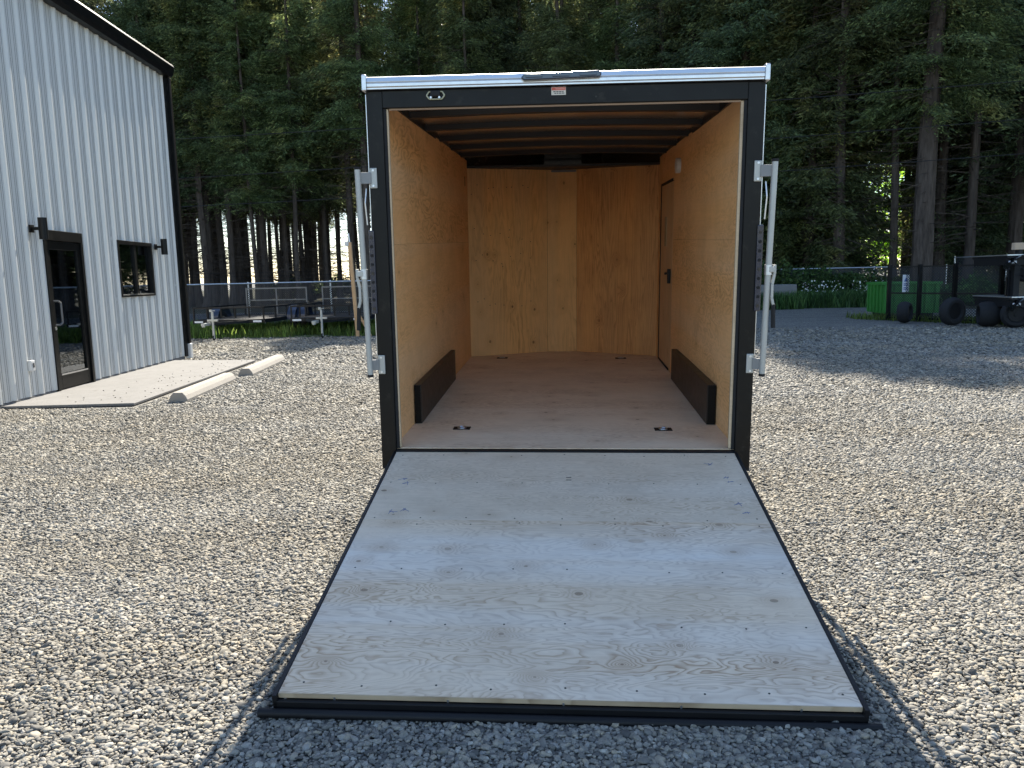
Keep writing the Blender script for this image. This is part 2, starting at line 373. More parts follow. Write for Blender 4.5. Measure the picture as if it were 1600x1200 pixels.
# ================================================================ THE GROUND
def sheet(name, pts, z, mat, kind='structure'):
    mb = MB(); mb.add([(x,y,z) for x,y in pts], [tuple(range(len(pts)))]); return mb.build(name, mat, kind=kind)
def ground_grid():
    xs = np.concatenate([[-700,-300,-120,-60], np.linspace(-30,30,121), [60,120,300,700]])
    ys = np.concatenate([[-300,-80,-20], np.linspace(-4,42,116), [60,90,160,350,1200]])
    X, Y = np.meshgrid(xs, ys); Z = np.zeros_like(X)
    amp = np.clip((np.hypot(X, Y-6)-0)/6, 0, 1)*np.clip((40-np.abs(Y-8))/20,0,1)*np.clip((40-np.abs(X))/20,0,1)
    Z = -.006*(1+np.sin(X*1.7+np.sin(Y*.9)*1.3)*np.cos(Y*1.1+X*.4))*amp - .0005
    V = np.stack([X.ravel(),Y.ravel(),Z.ravel()],1); n=len(xs); m=len(ys)
    i,j = np.meshgrid(np.arange(m-1),np.arange(n-1),indexing='ij'); a=(i*n+j).ravel(); F=np.stack([a,a+1,a+n+1,a+n],1)
    return np_mesh('ground', V, F, M['gravel_ground'], kind='structure', k=4)
ground_grid()
sheet('verge', [(-40,21.2),(-12,20.6),(-8,20.3),(-4,20.6),(-1,21),(3,23.5),(3.2,27),(-40,27)], .006, M['verge'])
sheet('road', [(-60,27.2),(4,27.2),(4,36.5),(-60,36.5)], .010, M['road'])
sheet('forest_floor', [(-150,37.5),(4,37.5),(5.5,31.8),(8.5,32.4),(12.5,31.8),(15,27.5),(18,24.5),(60,24.5),(150,40),(150,160),(-150,160)], .014, M['litter'])

# gravel stones: real stones over the part of the yard where single stones can be seen
def gravel():
    pts = []; sc = []
    y = 1.45
    def inside(X, Y): return (X > -.74*Y-1.3+.0*Y) & (X < .62*Y+1.3)
    bands = [(1.45,4.2,.0130,.95),(4.2,6.5,.0155,1.04),(6.5,9.0,.0195,1.28),(9.0,13.5,.027,1.65),(13.5,21,.043,2.4)]
    for y0,y1,st,s in bands:
        xs = np.arange(-.74*y1-1.4, .62*y1+1.4, st); ys = np.arange(y0, y1, st)
        X,Y = np.meshgrid(xs, ys); X = X+nr.uniform(-.55,.55,X.shape)*st; Y = Y+nr.uniform(-.55,.55,Y.shape)*st
        m = inside(X,Y)
        if y0 >= 13: m &= nr.uniform(0,1,X.shape) < np.clip((21-Y)/6.0,0,1)
        # nothing under the slab or the building
        ap = (X < -5.35+(Y-9.2)*-.095) & (X > -6.6) & (Y > 9.3) & (Y < 14.2) & (nr.uniform(0,1,X.shape) < .006+.04*np.exp(-np.abs(X+5.35+(Y-9.2)*.095)*9))
        m &= ~((X < -5.2+(Y-9.2)*-.1) & (Y > 9.0) & (Y < 14.5)) & ~((X < -7.4) & (Y > 9)&(Y<15.2))
        A_ = ap[m|ap]; m = m|ap; X, Y = X[m], Y[m]; n = len(X)
        q = np.clip(nr.lognormal(-.03,.36,n),.45,2.3)*s
        Z = nr.uniform(-.003,.004,n)*s + .004*np.sin(X*1.7+np.sin(Y*2.1))*np.cos(Y*1.9)
        Z = np.where(A_, .039, Z); q = np.where(A_, np.minimum(q,1.1), q)
        pts.append(np.stack([X,Y,Z],1)); sc.append(q)
    P = np.concatenate(pts); Q = np.concatenate(sc)
    me = bpy.data.meshes.new('gravel'); me.vertices.add(len(P)); me.vertices.foreach_set('co', P.astype(np.float32).ravel())
    a = me.attributes.new('sc','FLOAT','POINT'); a.data.foreach_set('value', Q.astype(np.float32)); me.update()
    o = bpy.data.objects.new('gravel', me); COL.objects.link(o); o['kind'] = 'stuff'
    me.materials.append(M['stone'])
    g = bpy.data.node_groups.new('gravel_scatter','GeometryNodeTree')
    g.interface.new_socket('Geometry', in_out='INPUT', socket_type='NodeSocketGeometry'); g.interface.new_socket('Geometry', in_out='OUTPUT', socket_type='NodeSocketGeometry')
    N = g.nodes.new; L = g.links.new
    gi, go = N('NodeGroupInput'), N('NodeGroupOutput'); join = N('GeometryNodeJoinGeometry')
    for k in range(9):
        ico = N('GeometryNodeMeshIcoSphere'); ico.inputs['Radius'].default_value = 1; ico.inputs['Subdivisions'].default_value = 2
        pos = N('GeometryNodeInputPosition'); nz = N('ShaderNodeTexNoise'); nz.noise_dimensions = '4D'
        nz.inputs['W'].default_value = k*3.7; nz.inputs['Scale'].default_value = .8; nz.inputs['Detail'].default_value = 1.5
        L(pos.outputs[0], nz.inputs['Vector'])
        sub = N('ShaderNodeVectorMath'); sub.operation = 'SUBTRACT'; sub.inputs[1].default_value = (.5,.5,.5); L(nz.outputs['Color'], sub.inputs[0])
        scl = N('ShaderNodeVectorMath'); scl.operation = 'SCALE'; scl.inputs['Scale'].default_value = 1.7; L(sub.outputs[0], scl.inputs[0])
        sp = N('GeometryNodeSetPosition'); L(ico.outputs['Mesh'], sp.inputs['Geometry']); L(scl.outputs[0], sp.inputs['Offset'])
        tr = N('GeometryNodeTransform'); tr.inputs['Scale'].default_value = (.0103*rng.uniform(.8,1.3), .0073*rng.uniform(.8,1.15), .0045*rng.uniform(.8,1.25))
        L(sp.outputs[0], tr.inputs['Geometry'])
        sm = N('GeometryNodeSetMaterial'); sm.inputs['Material'].default_value = M['stone']; L(tr.outputs[0], sm.inputs['Geometry'])
        src = sm.outputs[0]
        if k % 3:
            ss = N('GeometryNodeSetShadeSmooth'); L(src, ss.inputs['Geometry']); src = ss.outputs[0]
        gti = N('GeometryNodeGeometryToInstance'); L(src, gti.inputs[0]); L(gti.outputs[0], join.inputs[0])
    iop = N('GeometryNodeInstanceOnPoints'); L(gi.outputs[0], iop.inputs['Points']); L(join.outputs[0], iop.inputs['Instance'])
    iop.inputs['Pick Instance'].default_value = True
    rv = N('FunctionNodeRandomValue'); rv.data_type = 'FLOAT_VECTOR'; rv.inputs[0].default_value = (-.55,-.55,0); rv.inputs[1].default_value = (.55,.55,6.283)
    ri = N('FunctionNodeRandomValue'); ri.data_type = 'INT'; ri.inputs[4].default_value = 0; ri.inputs[5].default_value = 8; ri.inputs['Seed'].default_value = 5
    L(rv.outputs[0], iop.inputs['Rotation']); L(ri.outputs[2], iop.inputs['Instance Index'])
    na = N('GeometryNodeInputNamedAttribute'); na.data_type = 'FLOAT'; na.inputs['Name'].default_value = 'sc'; L(na.outputs[0], iop.inputs['Scale'])
    L(iop.outputs[0], go.inputs[0])
    md = o.modifiers.new('scatter','NODES'); md.node_group = g
    print('gravel stones', len(P))
gravel()

# ================================================================ THE BUILDING
ba = math.atan2(.99484, -.10142)
B = thing('metal_building', 'tall white ribbed metal building with black eave trim at the left edge', 'building', (-6.91, 9.03, 0), ba)
# local x runs along the wall away from the viewer, local y goes into the building
S0, S1, EAVE = -6.4, 5.99, 5.40
openings = [(1.28, 2.32, 0.02, 2.25), (3.45, 4.78, 1.28, 2.21)]
def prof(s):
    t = (s - 2.82 + .15625) % .3125 - .15625; a = abs(t)
    if a <= .017: return -.030
    if a <= .045: return -.030*(1-(a-.017)/.028)
    for c in (.08, .118):
        if abs(a-c) < .008: return -.0035
    return 0.0
def rib_sheet(s0, s1):
    brk = {s0, s1}
    k0 = int(math.floor((s0-2.82)/.3125))-1
    for k in range(k0, k0+7):
        c = 2.82+k*.3125
        for a in (-.126,-.118,-.110,-.088,-.08,-.072,-.045,-.017,.017,.045,.072,.08,.088,.110,.118,.126):
            if s0 < c+a < s1: brk.add(c+a)
    for a,b,_,_ in openings:
        for q in (a,b):
            if s0 < q < s1: brk.add(q)
    brk = sorted(brk); mb = MB()
    for a, b in zip(brk[:-1], brk[1:]):
        zr = [(.06, EAVE)]; m = (a+b)/2
        for oa, ob, z0, z1 in openings:
            if oa < m < ob: zr = [(u,v) for u,v in ((.06,z0),(z1,EAVE)) if v-u > .01]
        for z0, z1 in zr:
            ya, yb = prof(a+1e-6), prof(b-1e-6)
            mb.add([(a,ya,z0),(b,yb,z0),(b,yb,z1),(a,ya,z1)], [(0,1,2,3)])
    return mb
sw = .9375; e0 = 2.82+.15-.9375*10
edges = [max(S0, min(S1, e0+sw*i)) for i in range(0, 15)]
for a, b in zip(edges[:-1], edges[1:]):
    if b-a > .02: rib_sheet(a, b).build('siding_sheet', M['siding'], B)
mb = MB()       # screw heads along the girts
for zz in (.22,1.05,2.42,3.45,4.40,5.25):
    k = 0
    while 2.82-30*.3125+k*.3125 < S1-.1:
        s_ = 2.82-30*.3125+k*.3125+.062; k += 1
        if s_ < S0+.05 or any(a-.03 < s_ < b+.03 and c-.02 < zz < d+.02 for a,b,c,d in openings): continue
        mb.tube((s_,-.007,zz),(s_,-.0005,zz),.010,.006,6)
mb.build('siding_screws', M['screw_light'], B, kind='stuff')
mb = MB(); mb.box((S0,-.012,0),(1.28,.25,.055)); mb.box((2.32,-.012,0),(S1,.25,.055)); mb.build('foundation', M['concrete'], B)
def liner(a,b,z0,z1): return MB().box((a,.05,z0),(b,.09,z1))
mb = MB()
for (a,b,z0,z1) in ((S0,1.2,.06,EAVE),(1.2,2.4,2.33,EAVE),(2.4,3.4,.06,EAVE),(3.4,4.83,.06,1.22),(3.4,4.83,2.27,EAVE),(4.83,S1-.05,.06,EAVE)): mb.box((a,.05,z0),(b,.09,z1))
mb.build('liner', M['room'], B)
MB().box((S0,9.9,0),(S1,10,EAVE+1.2)).build('back_wall', M['siding'], B)
MB().box((S0-.1,.1,0),(S0,10,EAVE)).build('end_wall', M['siding'], B)
MB().box((S1-.05,.1,0),(S1+.0,9.9,EAVE)).build('end_wall', M['siding'], B)
MB().box((S0,.1,.02),(S1-.06,9.9,.05)).build('room_floor', M['room'], B)
MB().prism([(-.10,EAVE+.17),(-.10,EAVE+.23),(5,EAVE+.85),(10.2,EAVE+1.5),(10.2,EAVE+1.4)], S0-.15, S1+.18, 'x').build('roof', M['black'], B)
MB().prism([(-.005,EAVE-.03),(-.005,EAVE+.2),(-.17,EAVE+.2),(-.19,EAVE+.16),(-.17,EAVE+.03),(-.12,EAVE-.02)], S0-.1, S1+.14, 'x').build('gutter', M['black'], B, bevel=.006)
MB().prism([(-.035,.05),(-.035,EAVE-.04),(-.06,EAVE-.04),(-.06,.05)], S1-.06, S1+.08, 'x').build('corner_trim', M['black'], B, bevel=.004)
mb = MB(); mb.box((S1+.082,-.10,.28),(S1+.17,-.005,EAVE-.03)); mb.build('downspout', M['black'], B, bevel=.01)
mb = MB(); mb.prism([(S1+.07,-.115),(S1+.185,-.115),(S1+.185,.01),(S1+.07,.01)], .0, .30, 'z'); mb.build('downspout_boot', M['white_plastic'], B, bevel=.015)
# door
dn = MB()
a, b, z0, z1 = 1.28, 2.32, .02, 2.25
dn.box((a,-.045,z0),(a+.06,.07,z1)); dn.box((b-.06,-.045,z0),(b,.07,z1)); dn.box((a+.06,-.045,z1-.14),(b-.06,.07,z1)); 
DF = dn.build('door_frame', M['black'], B, bevel=.004)
dl = MB(); dl.box((a+.064,-.02,.05),(a+.155,.03,2.10)); dl.box((b-.155,-.02,.05),(b-.064,.03,2.10)); dl.box((a+.155,-.02,1.99),(b-.155,.03,2.10)); dl.box((a+.155,-.02,.05),(b-.155,.03,.24))
DL = dl.build('door', M['black'], B, bevel=.004)
MB().box((a+.155,.003,.24),(b-.155,.009,1.99)).build('pane', M['glass'], DL)
mb = MB(); mb.box((a+.155,-.026,.242),(b-.155,-.0205,.262)); mb.build('kick_strip', M['alu'], DL)
hp = [(a+.115,-.03,1.28),(a+.125,-.085,1.28),(a+.17,-.095,1.25),(a+.17,-.095,.98),(a+.125,-.085,.95),(a+.115,-.03,.95)]
MB().path(hp, .013).build('handle', M['gate_grey'], DL, smooth=True)
MB().tube((a+.11,-.02,.90),(a+.11,-.034,.90),.022).build('lock', M['galv'], DL, smooth=True)
MB().box((a,-.075,.0),(b,.08,.022)).build('threshold', M['alu'], B, bevel=.004)
# window
a, b, z0, z1 = 3.45, 4.78, 1.28, 2.21
mb = MB(); mb.box((a,-.042,z0),(a+.05,.07,z1)); mb.box((b-.05,-.042,z0),(b,.07,z1)); mb.box((a+.05,-.042,z1-.06),(b-.05,.07,z1)); mb.box((a+.05,-.042,z0),(b-.05,.07,z0+.03)); mb.box(((a+b)/2-.05,-.03,z0+.03),((a+b)/2+.03,.06,z1-.06))
WF = mb.build('window_frame', M['black'], B, bevel=.003)
MB().box((a+.05,.004,z0+.03),((a+b)/2-.05,.010,z1-.06)).build('pane', M['glass'], WF)
MB().box(((a+b)/2+.03,.016,z0+.03),(b-.05,.022,z1-.06)).build('pane', M['glass'], WF)
MB().box((a+.05,-.036,z0+.031),(b-.05,.0,z0+.045)).build('sill', M['alu'], WF)
# things just behind the glass
MB().prism([(a+.052,z0+.14),(a+.052,z1-.20),(a+.30,z1-.25),((a+b)/2-.052,z1-.24),((a+b)/2-.052,z1-.58)], .020, .028, 'y').build('blind', M['room_tan'], WF)
MB().box(((a+b)/2+.04,.030,z0+.05),(b-.10,.036,z1-.06)).build('blind', M['room_green'], WF, label='greenish blind behind the right window pane')
MB().box((1.88,.032,.55),(2.06,.038,1.985)).build('blind', M['room_green'], DL, label='narrow greenish strip hanging behind the glass door')
# wall lamps and outlet
def wall_lamp(s, z, label):
    R = Matrix.Rotation(ba, 4, 'Z'); p = Vector((-6.91,9.03,0)) + R @ Vector((s,0,0))
    t = thing('wall_lamp', label, 'wall lamp', (p.x,p.y,z), ba, 'cylinder lamps on the metal wall')
    MB().tube((0,-.19,-.14),(0,-.19,.14),.055,n=24).build('shade', M['black'], t, smooth=True)
    mb = MB(); mb.box((-.05,-.05,-.05),(.05,-.031,.05)); mb.box((-.02,-.14,-.02),(.02,-.05,.02)); mb.build('bracket', M['black'], t, bevel=.003)
wall_lamp(1.02, 2.24, 'black cylinder wall lamp beside the top of the glass door')
wall_lamp(4.95, 2.15, 'black cylinder wall lamp beside the square window')
R_ = Matrix.Rotation(ba, 4, 'Z'); p_ = Vector((-6.91,9.03,0)) + R_ @ Vector((.66,0,0))
t = thing('outlet_box', 'small white weatherproof outlet box low on the white metal wall', 'outlet', (p_.x,p_.y,.47), ba)
MB().box((-.045,-.085,-.075),(.045,-.031,.065)).build('housing', M['white_plastic'], t, bevel=.012)
MB().box((-.018,-.091,-.03),(.018,-.0855,.03)).build('cover', M['room'], t, bevel=.002)

# concrete apron
mb = MB(); mb.prism([(-6.93,9.05),(-5.30,9.20),(-5.78,14.27),(-7.47,14.45)], .0, .035, 'z')
sl_ = mb.build('concrete_apron', M['concrete'], kind='structure', bevel=.008)
def wheel_stop(p, q, label):
    p, q = Vector(p+(0,)), Vector(q+(0,)); d = q-p; L = d.length; rz = math.atan2(d.y, d.x)
    prof_ = [(-.115,.0),(-.115,.035),(-.09,.085),(-.055,.125),(.055,.125),(.09,.085),(.115,.035),(.115,.0)]
    o = MB().prism(prof_, 0, L, 'x').build('wheel_stop', M['concrete_stop'], bevel=.008)
    o.location = p; o.rotation_euler = (0,0,rz); tag(o, label, 'wheel stop', 'concrete wheel stops by the apron')
    for k in (.25,.75):
        MB().tube((L*k,0,.118),(L*k,0,.1262),.014,n=10).build('pin', M['room'], o)
wheel_stop((-4.85,9.42),(-5.10,11.50), 'cream concrete wheel stop nearest the glass door')
wheel_stop((-5.05,12.02),(-5.34,14.30), 'cream concrete wheel stop at the far corner of the apron')

# ================================================================ THE CARGO TRAILER
T = thing('cargo_trailer', 'black enclosed cargo trailer seen into its open plywood-lined rear, ramp door down', 'trailer')
T.matrix_world = Matrix(((TW00 := .99993, 0, .0118, -.0142), (.0005, .9990, -.0447, 4.488), (-.0118, .0447, .99893, .4693), (0,0,0,1)))
T_M = T.matrix_world.copy()
def tw_z(x, y, zw):   # local z of the point above (x, y) at world height zw
    return (zw - .4693 + .0118*x - .0447*y)/.99893
YB, YN = 3.70, 4.06
# plywood
MB().box((-1.03,.02,-.018),(1.03,YB-.30,0)).build('floor_sheet', M['floor_ply'], T)
mb = MB(); mb.prism([(-1.0,YB-.298),(1.0,YB-.298),(.98,YB+.02),(.16,YN+.02),(-.16,YN+.02),(-.98,YB+.02)], -.018, -.0005, 'z'); mb.build('floor_sheet', M['floor_ply'], T)
# side walls: two sheets high; the lower front corner of the right one is cut for the door
def wall(side, z0, z1, y0=.035, y1=YB, mat='wall_ply', name='wall_sheet', thick=.012):
    X = lambda y: side*(1.003 - .036*(y/YB))
    a, b = X(y0), X(y1); t_ = side*thick
    mb = MB(); mb.add([(a,y0,z0),(b,y1,z0),(b,y1,z1),(a,y0,z1),(a+t_,y0,z0),(b+t_,y1,z0),(b+t_,y1,z1),(a+t_,y0,z1)],
        ((0,3,2,1),(4,5,6,7),(0,1,5,4),(1,2,6,5),(2,3,7,6),(3,0,4,7)))
    return mb.build(name, M[mat], T)
M['wall_ply2'] = plywood('wall_plywood_lower', (.86,.50,.225), (.50,.25,.10), 'YZX', 14, (1.9, 7), .55, 23, .1, (.79,.58,.38), .6)
M['wall_ply3'] = plywood('wall_plywood_right', (.86,.505,.225), (.48,.24,.09), 'YZX', 16, (2.0, 5.0), .7, 31, .1, (.79,.58,.38), .6)
M['door_ply'] = plywood('side_door_plywood', (.70,.47,.26), (.42,.24,.12), 'ZYX', 8, (.7, 5), .35, 37, .2, (.57,.42,.27), .6)
SEAM = 1.19
wall(-1, 0.001, SEAM-.0006, mat='wall_ply2'); wall(-1, SEAM+.0006, 2.00)
DY0, DY1, DZ1 = 2.72, 3.50, 1.70
wall(1, 0.001, SEAM-.0006, y1=DY0-.012, mat='wall_ply3'); wall(1, SEAM+.0006, 2.00, y1=DY0-.012, mat='wall_ply3')
wall(1, DZ1+.012, 2.00, y0=DY0-.010, y1=DY1+.012, mat='wall_ply3'); wall(1, .001, 2.00, y0=DY1+.014, y1=YB, mat='nose_ply')
sd_ = wall(1, -.02, DZ1, y0=DY0, y1=DY1, mat='door_ply', name='side_door')
xd = 1.003-.036*3/YB
MB().box((xd+.016,DY0-.02,-.03),(xd+.03,DY1+.02,DZ1+.02)).build('door_gap', M['rubber'], T)
mb = MB(); mb.box((xd-.012,DY0-.004,DZ1+.001),(xd-.004,DY1+.022,DZ1+.022)); mb.box((xd-.012,DY1+.002,.004),(xd-.004,DY1+.022,DZ1)); mb.box((xd-.010,DY0+.05,.004),(xd-.003,DY1,.02)); mb.build('door_trim', M['rubber'], T)
mb = MB(); mb.box((xd-.030,DY0+.055,.80),(xd-.002,DY0+.085,.93)); mb.beam((xd-.04,DY0+.07,.89),(xd-.04,DY0+.15,.885),.016,.02); mb.build('latch', M['black_rough'], sd_, bevel=.003)
MB().box((xd-.006,DY0+.38,1.13),(xd+.0,DY0+.52,1.40)).build('label_plate', plain('faded_label', (.38,.30,.19), .7), sd_)
MB().tube((xd-.03,2.40,1.80),(xd+.008,2.40,1.80),.062,n=24).build('dome_lamp', M['white_plastic'], T, smooth=True)
MB().box((-.985,3.50,1.74),(-.967,3.53,1.83)).build('switch', M['black_rough'], T)
# nose (vertical sheets); bottom follows the floor
def nose(p, q, mat):
    (x0,y0),(x1,y1) = p, q; d = Vector((x1-x0,y1-y0,0)).normalized(); n = Vector((-d.y,d.x,0))*.012
    a, b = Vector((x0,y0,.001)), Vector((x1,y1,.001)); up = Vector((0,0,1.925))
    mb = MB(); mb.add([a,b,b+up,a+up,a+n,b+n,b+n+up,a+n+up], ((0,3,2,1),(4,5,6,7),(0,1,5,4),(1,2,6,5),(2,3,7,6),(3,0,4,7)))
    return mb.build('nose_sheet', M[mat], T)
nose((-.967,YB),(-.165,YN),'nose_ply'); nose((-.163,YN),(.147,YN),'nose_ply'); nose((.149,YN),(.967,YB),'nose_ply_dark')
mb = MB()                     # rows of small brown knots on the nose sheet, built as little discs
for zz in (.55,1.00,1.30,1.72):
    for k in range(8):
        f_ = (k+.5)/10+rng.uniform(-.05,.05); x = -.95+f_*.78; y = YB+f_*.355-.006
        zq = zz+rng.gauss(0,.045); mb.tube((x,y-.001,zq),(x,y+.004,zq),.0048,n=6)
mb.build('screw_knot_dots', M['screw'], T, kind='stuff')
MB().box((-.12,YN-.03,1.90),(.14,YN-.005,1.92)).build('nose_bracket', M['gate_grey'], T)
MB().prism([(-.98,YB-.01),(.98,YB-.01),(.98,YB+.03),(.17,YN+.03),(-.17,YN+.03),(-.98,YB+.03)], 1.926, 1.948, 'z').build('nose_rail', M['bow'], T)
# roof: arched skin on hat-section bows
def arch(x): return .018*(1-(x/1.0)**2)
mb = MB(); nx = 16
for i in range(nx):
    xa, xb = -1.03+2.06*i/nx, -1.03+2.06*(i+1)/nx
    mb.add([(xa,.0,2.025+arch(xa)),(xb,.0,2.025+arch(xb)),(xb,YN,2.025+arch(xb)),(xa,YN,2.025+arch(xa))], [(0,1,2,3)])
mb.build('ceiling_skin', M['roofskin'], T, smooth=True)
for k in range(7):
    yc = .21+.61*k
    if yc > YB+.02: break
    mb = MB(); P = [(-.050,.0),(-.030,-.034),(.030,-.034),(.050,.0)]
    for i in range(nx):
        xa, xb = -1.0+2.0*i/nx, -1.0+2.0*(i+1)/nx
        vs = [(xa,yc+a,2.024+arch(xa)+b) for a,b in P]+[(xb,yc+a,2.024+arch(xb)+b) for a,b in P]
        mb.add(vs, [(0,4,5,1),(1,5,6,2),(2,6,7,3)])
    mb.build('roof_bow', M['bow'], T)
for s in (-1,1): MB().box((min(s*.985,s*1.03),.03,1.985) if s>0 else (-1.03,.03,1.985),(1.03 if s>0 else -.985,YB,2.03)).build('roof_rail', M['bow'], T)
# outer body
for s in (-1,1):
    x0, x1 = (1.04,1.058) if s>0 else (-1.058,-1.04)
    MB().box((x0,.06,-.13),(x1,YB+.02,2.03)).build('side_skin', M['black_body'], T, bevel=.003)
for (p,q) in (((-1.058,YB+.02),(-.2,YN+.15)),((-.2,YN+.15),(.2,YN+.15)),((.2,YN+.15),(1.058,YB+.02))):
    d = Vector((q[0]-p[0],q[1]-p[1],0)).normalized(); n = Vector((-d.y,d.x,0))*.015
    a, b = Vector(p+(-.13,)), Vector(q+(-.13,)); up = Vector((0,0,2.205))
    MB().add([a,b,b+up,a+up,a+n,b+n,b+n+up,a+n+up], ((0,3,2,1),(4,5,6,7),(0,1,5,4),(1,2,6,5),(2,3,7,6),(3,0,4,7))).build('nose_skin', M['black_body'], T)
mb = MB()
for i in range(nx):
    xa, xb = -1.06+2.12*i/nx, -1.06+2.12*(i+1)/nx
    mb.add([(xa,.07,2.045+arch(xa/1.06)),(xb,.07,2.045+arch(xb/1.06)),(xb,YN+.15,2.045+arch(xb/1.06)),(xa,YN+.15,2.045+arch(xa/1.06))], [(0,1,2,3)])
mb.build('roof_skin', M['galv'], T, smooth=True)
# rear frame
for s in (-1,1):
    def bx(x0,x1,y0,y1,z0,z1): return ((min(s*x0,s*x1),y0,z0),(max(s*x0,s*x1),y1,z1))
    MB().box(*bx(.985,1.075,.0,.065,-.12,2.018)).build('rear_post', M['black'], T, bevel=.006)
    MB().box(*bx(.968,.984,.010,.05,.0,1.925)).build('door_seal', M['rubber'], T)
    MB().box(*bx(.952 if s>0 else .958,.967,.014,.034,.006,1.922)).build('jamb_strip', M['ply_edge'], T)
    MB().box(*bx(1.0752,1.079,.004,.02,.55,2.0)).build('edge_trim', M['alu'], T)
    MB().box(*bx(.990,1.073,-.0015,-.0002,-.124,-.104)).build('post_joint', M['rubber'], T)
MB().box((-.985,.0,1.925),(.985,.065,2.018)).build('header', M['black'], T, bevel=.005)
MB().box((-.951,.012,1.916),(.951,.024,1.9245)).build('header_strip', M['edge_brown'], T)
MB().box((-.985,-.030,-.075),(.985,.030,-.004)).build('sill', M['black_rough'], T, bevel=.004)
# aluminium coping with grooves, and its corner caps
cp = [(-.028,2.020),(-.028,2.030),(-.034,2.033),(-.034,2.050),(-.029,2.054),(-.034,2.058),(-.030,2.082),(.02,2.094),(.07,2.094),(.07,2.020)]
MB().prism(cp, -1.060, 1.060, 'x').build('coping', M['alu'], T, bevel=.0015)
for s in (-1,1): MB().box((min(s*1.0605,s*1.088),-.038,2.012),(max(s*1.0605,s*1.088),.075,2.098)).build('coping_cap', M['alu'], T, bevel=.006)
# clearance light bar
mb = MB(); mb.prism([(-.222,2.052),(-.205,2.072),(.190,2.082),(.207,2.066),(.200,2.048),(-.205,2.040)], -.066, -.0345, 'y')
LB = mb.build('clearance_light', M['lens_blue'], T, bevel=.006)
for cx in (-.15,-.008,.135): MB().box((cx-.045,-.071,2.052+.01*(cx+.2)),(cx+.045,-.0662,2.068+.01*(cx+.2))).build('lens', M['lens_blue'], LB, bevel=.003)
# warning sticker
ST = MB().box((-.060,-.0022,1.972),(.018,-.0003,2.013)).build('sticker', M['sticker_white'], T)
MB().box((-.058,-.0034,1.996),(.016,-.0023,2.011)).build('red_band', M['sticker_red'], ST)
MB().box((-.038,-.0044,2.0),(.012,-.0035,2.0075)).build('band_print', M['sticker_pink'], ST)
mb = MB()
for r_, z in enumerate((1.989,1.981)):
    x = -.050+.006*r_
    while x < .004: w_ = rng.uniform(.006,.014); mb.box((x,-.0034,z-.002),(x+w_,-.0023,z+.002)); x += w_+.003
mb.build('small_print', M['ink'], ST)
# roller bracket in a yellowed loop
hexp = [(-.738,1.985),(-.722,1.966),(-.655,1.966),(-.639,1.985),(-.652,2.004),(-.724,2.004)]
LP = MB().path([(x,-.008,z) for x,z in hexp]+[(hexp[0][0],-.008,hexp[0][1])], .0042, 8).build('loop_catch', M['yellow_plate'], T, smooth=True)
MB().box((-.716,-.024,1.976),(-.662,-.0005,2.010)).build('catch_block', M['black_rough'], LP, bevel=.006)
for cx in (-.712,-.666): MB().tube((cx,-.027,1.972),(cx,-.0005,1.972),.006,n=10).build('catch_stud', M['galv'], LP, smooth=True)
mb = MB(); mb.tube((.3-.12,-.002,1.96),(.3-.12,-.0003,1.96),.004,n=8); mb.build('rivet', M['screw'], T)
# lock bars standing beside the posts
def lock_bar(s):
    xt, xb = s*1.132, s*1.112; yb_ = -.035
    bar = MB().tube((xb,yb_,.452),(xt,yb_,1.60),.0165,n=16).build('lock_bar', M['bar'], T, smooth=True)
    MB().tube((xb,yb_,.437),(xb,yb_,.4515),.018,n=14).build('end_cap', M['rubber'], bar, smooth=True)
    MB().tube((xt,yb_,1.6005),(xt,yb_,1.615),.018,n=14).build('end_cap', M['rubber'], bar, smooth=True)
    for z in (1.555, .505):
        x = s*(1.112+.02*(z-.452)/1.148)
        mb = MB(); mb.box((min(s*1.03,s*1.070),-.0125,z-.055),(max(s*1.03,s*1.070),-.0005,z+.055))
        k = mb.build('hinge_bracket', M['bar'], bar, bevel=.004)
        mb = MB(); mb.beam((s*1.062,-.016,z),(x,-.034,z),.008,.062); mb.build('bracket_arm', M['arm_grey'], bar, bevel=.002)
        for zz in (-.042,.042): 
            MB().tube((s*1.05,-.017,z+zz),(s*1.05,-.0128,z+zz),.007,n=8).build('bolt', M['galv'], bar)
    # cam handle, hanging
    zc = 1.035; x = s*1.1225
    MB().tube((x,yb_,zc-.035),(x,yb_,zc+.02),.0215,n=14).build('collar', M['galv'], bar, smooth=True)
    hx = x+s*.030*(1 if s>0 else 1)
    off = .034 if s>0 else .040
    pts = [(x+s*off*.9,-.045,zc+.02),(x+s*off*.9,-.045,zc-.03),(x+s*off*.6,-.045,zc-.085),(x+s*off*.62,-.045,zc-.16),(x+s*off*.9,-.045,zc-.20)]
    mb = MB()
    for p, q in zip(pts[:-1], pts[1:]): mb.beam(p, q, .014, .020, (0,1,0))
    mb.beam((x,-.045,zc-.005),(x+s*off*.9,-.045,zc-.005),.03,.03)
    hd = mb.build('handle', M['bar'], bar, bevel=.002)
    e = pts[-1]; MB().tube((e[0],e[1],e[2]+.005),(e[0]+s*.006,e[1],e[2]-.125),.0115,.0125,n=12).build('grip', M['rubber'], bar, smooth=True)
lock_bar(-1); lock_bar(1)
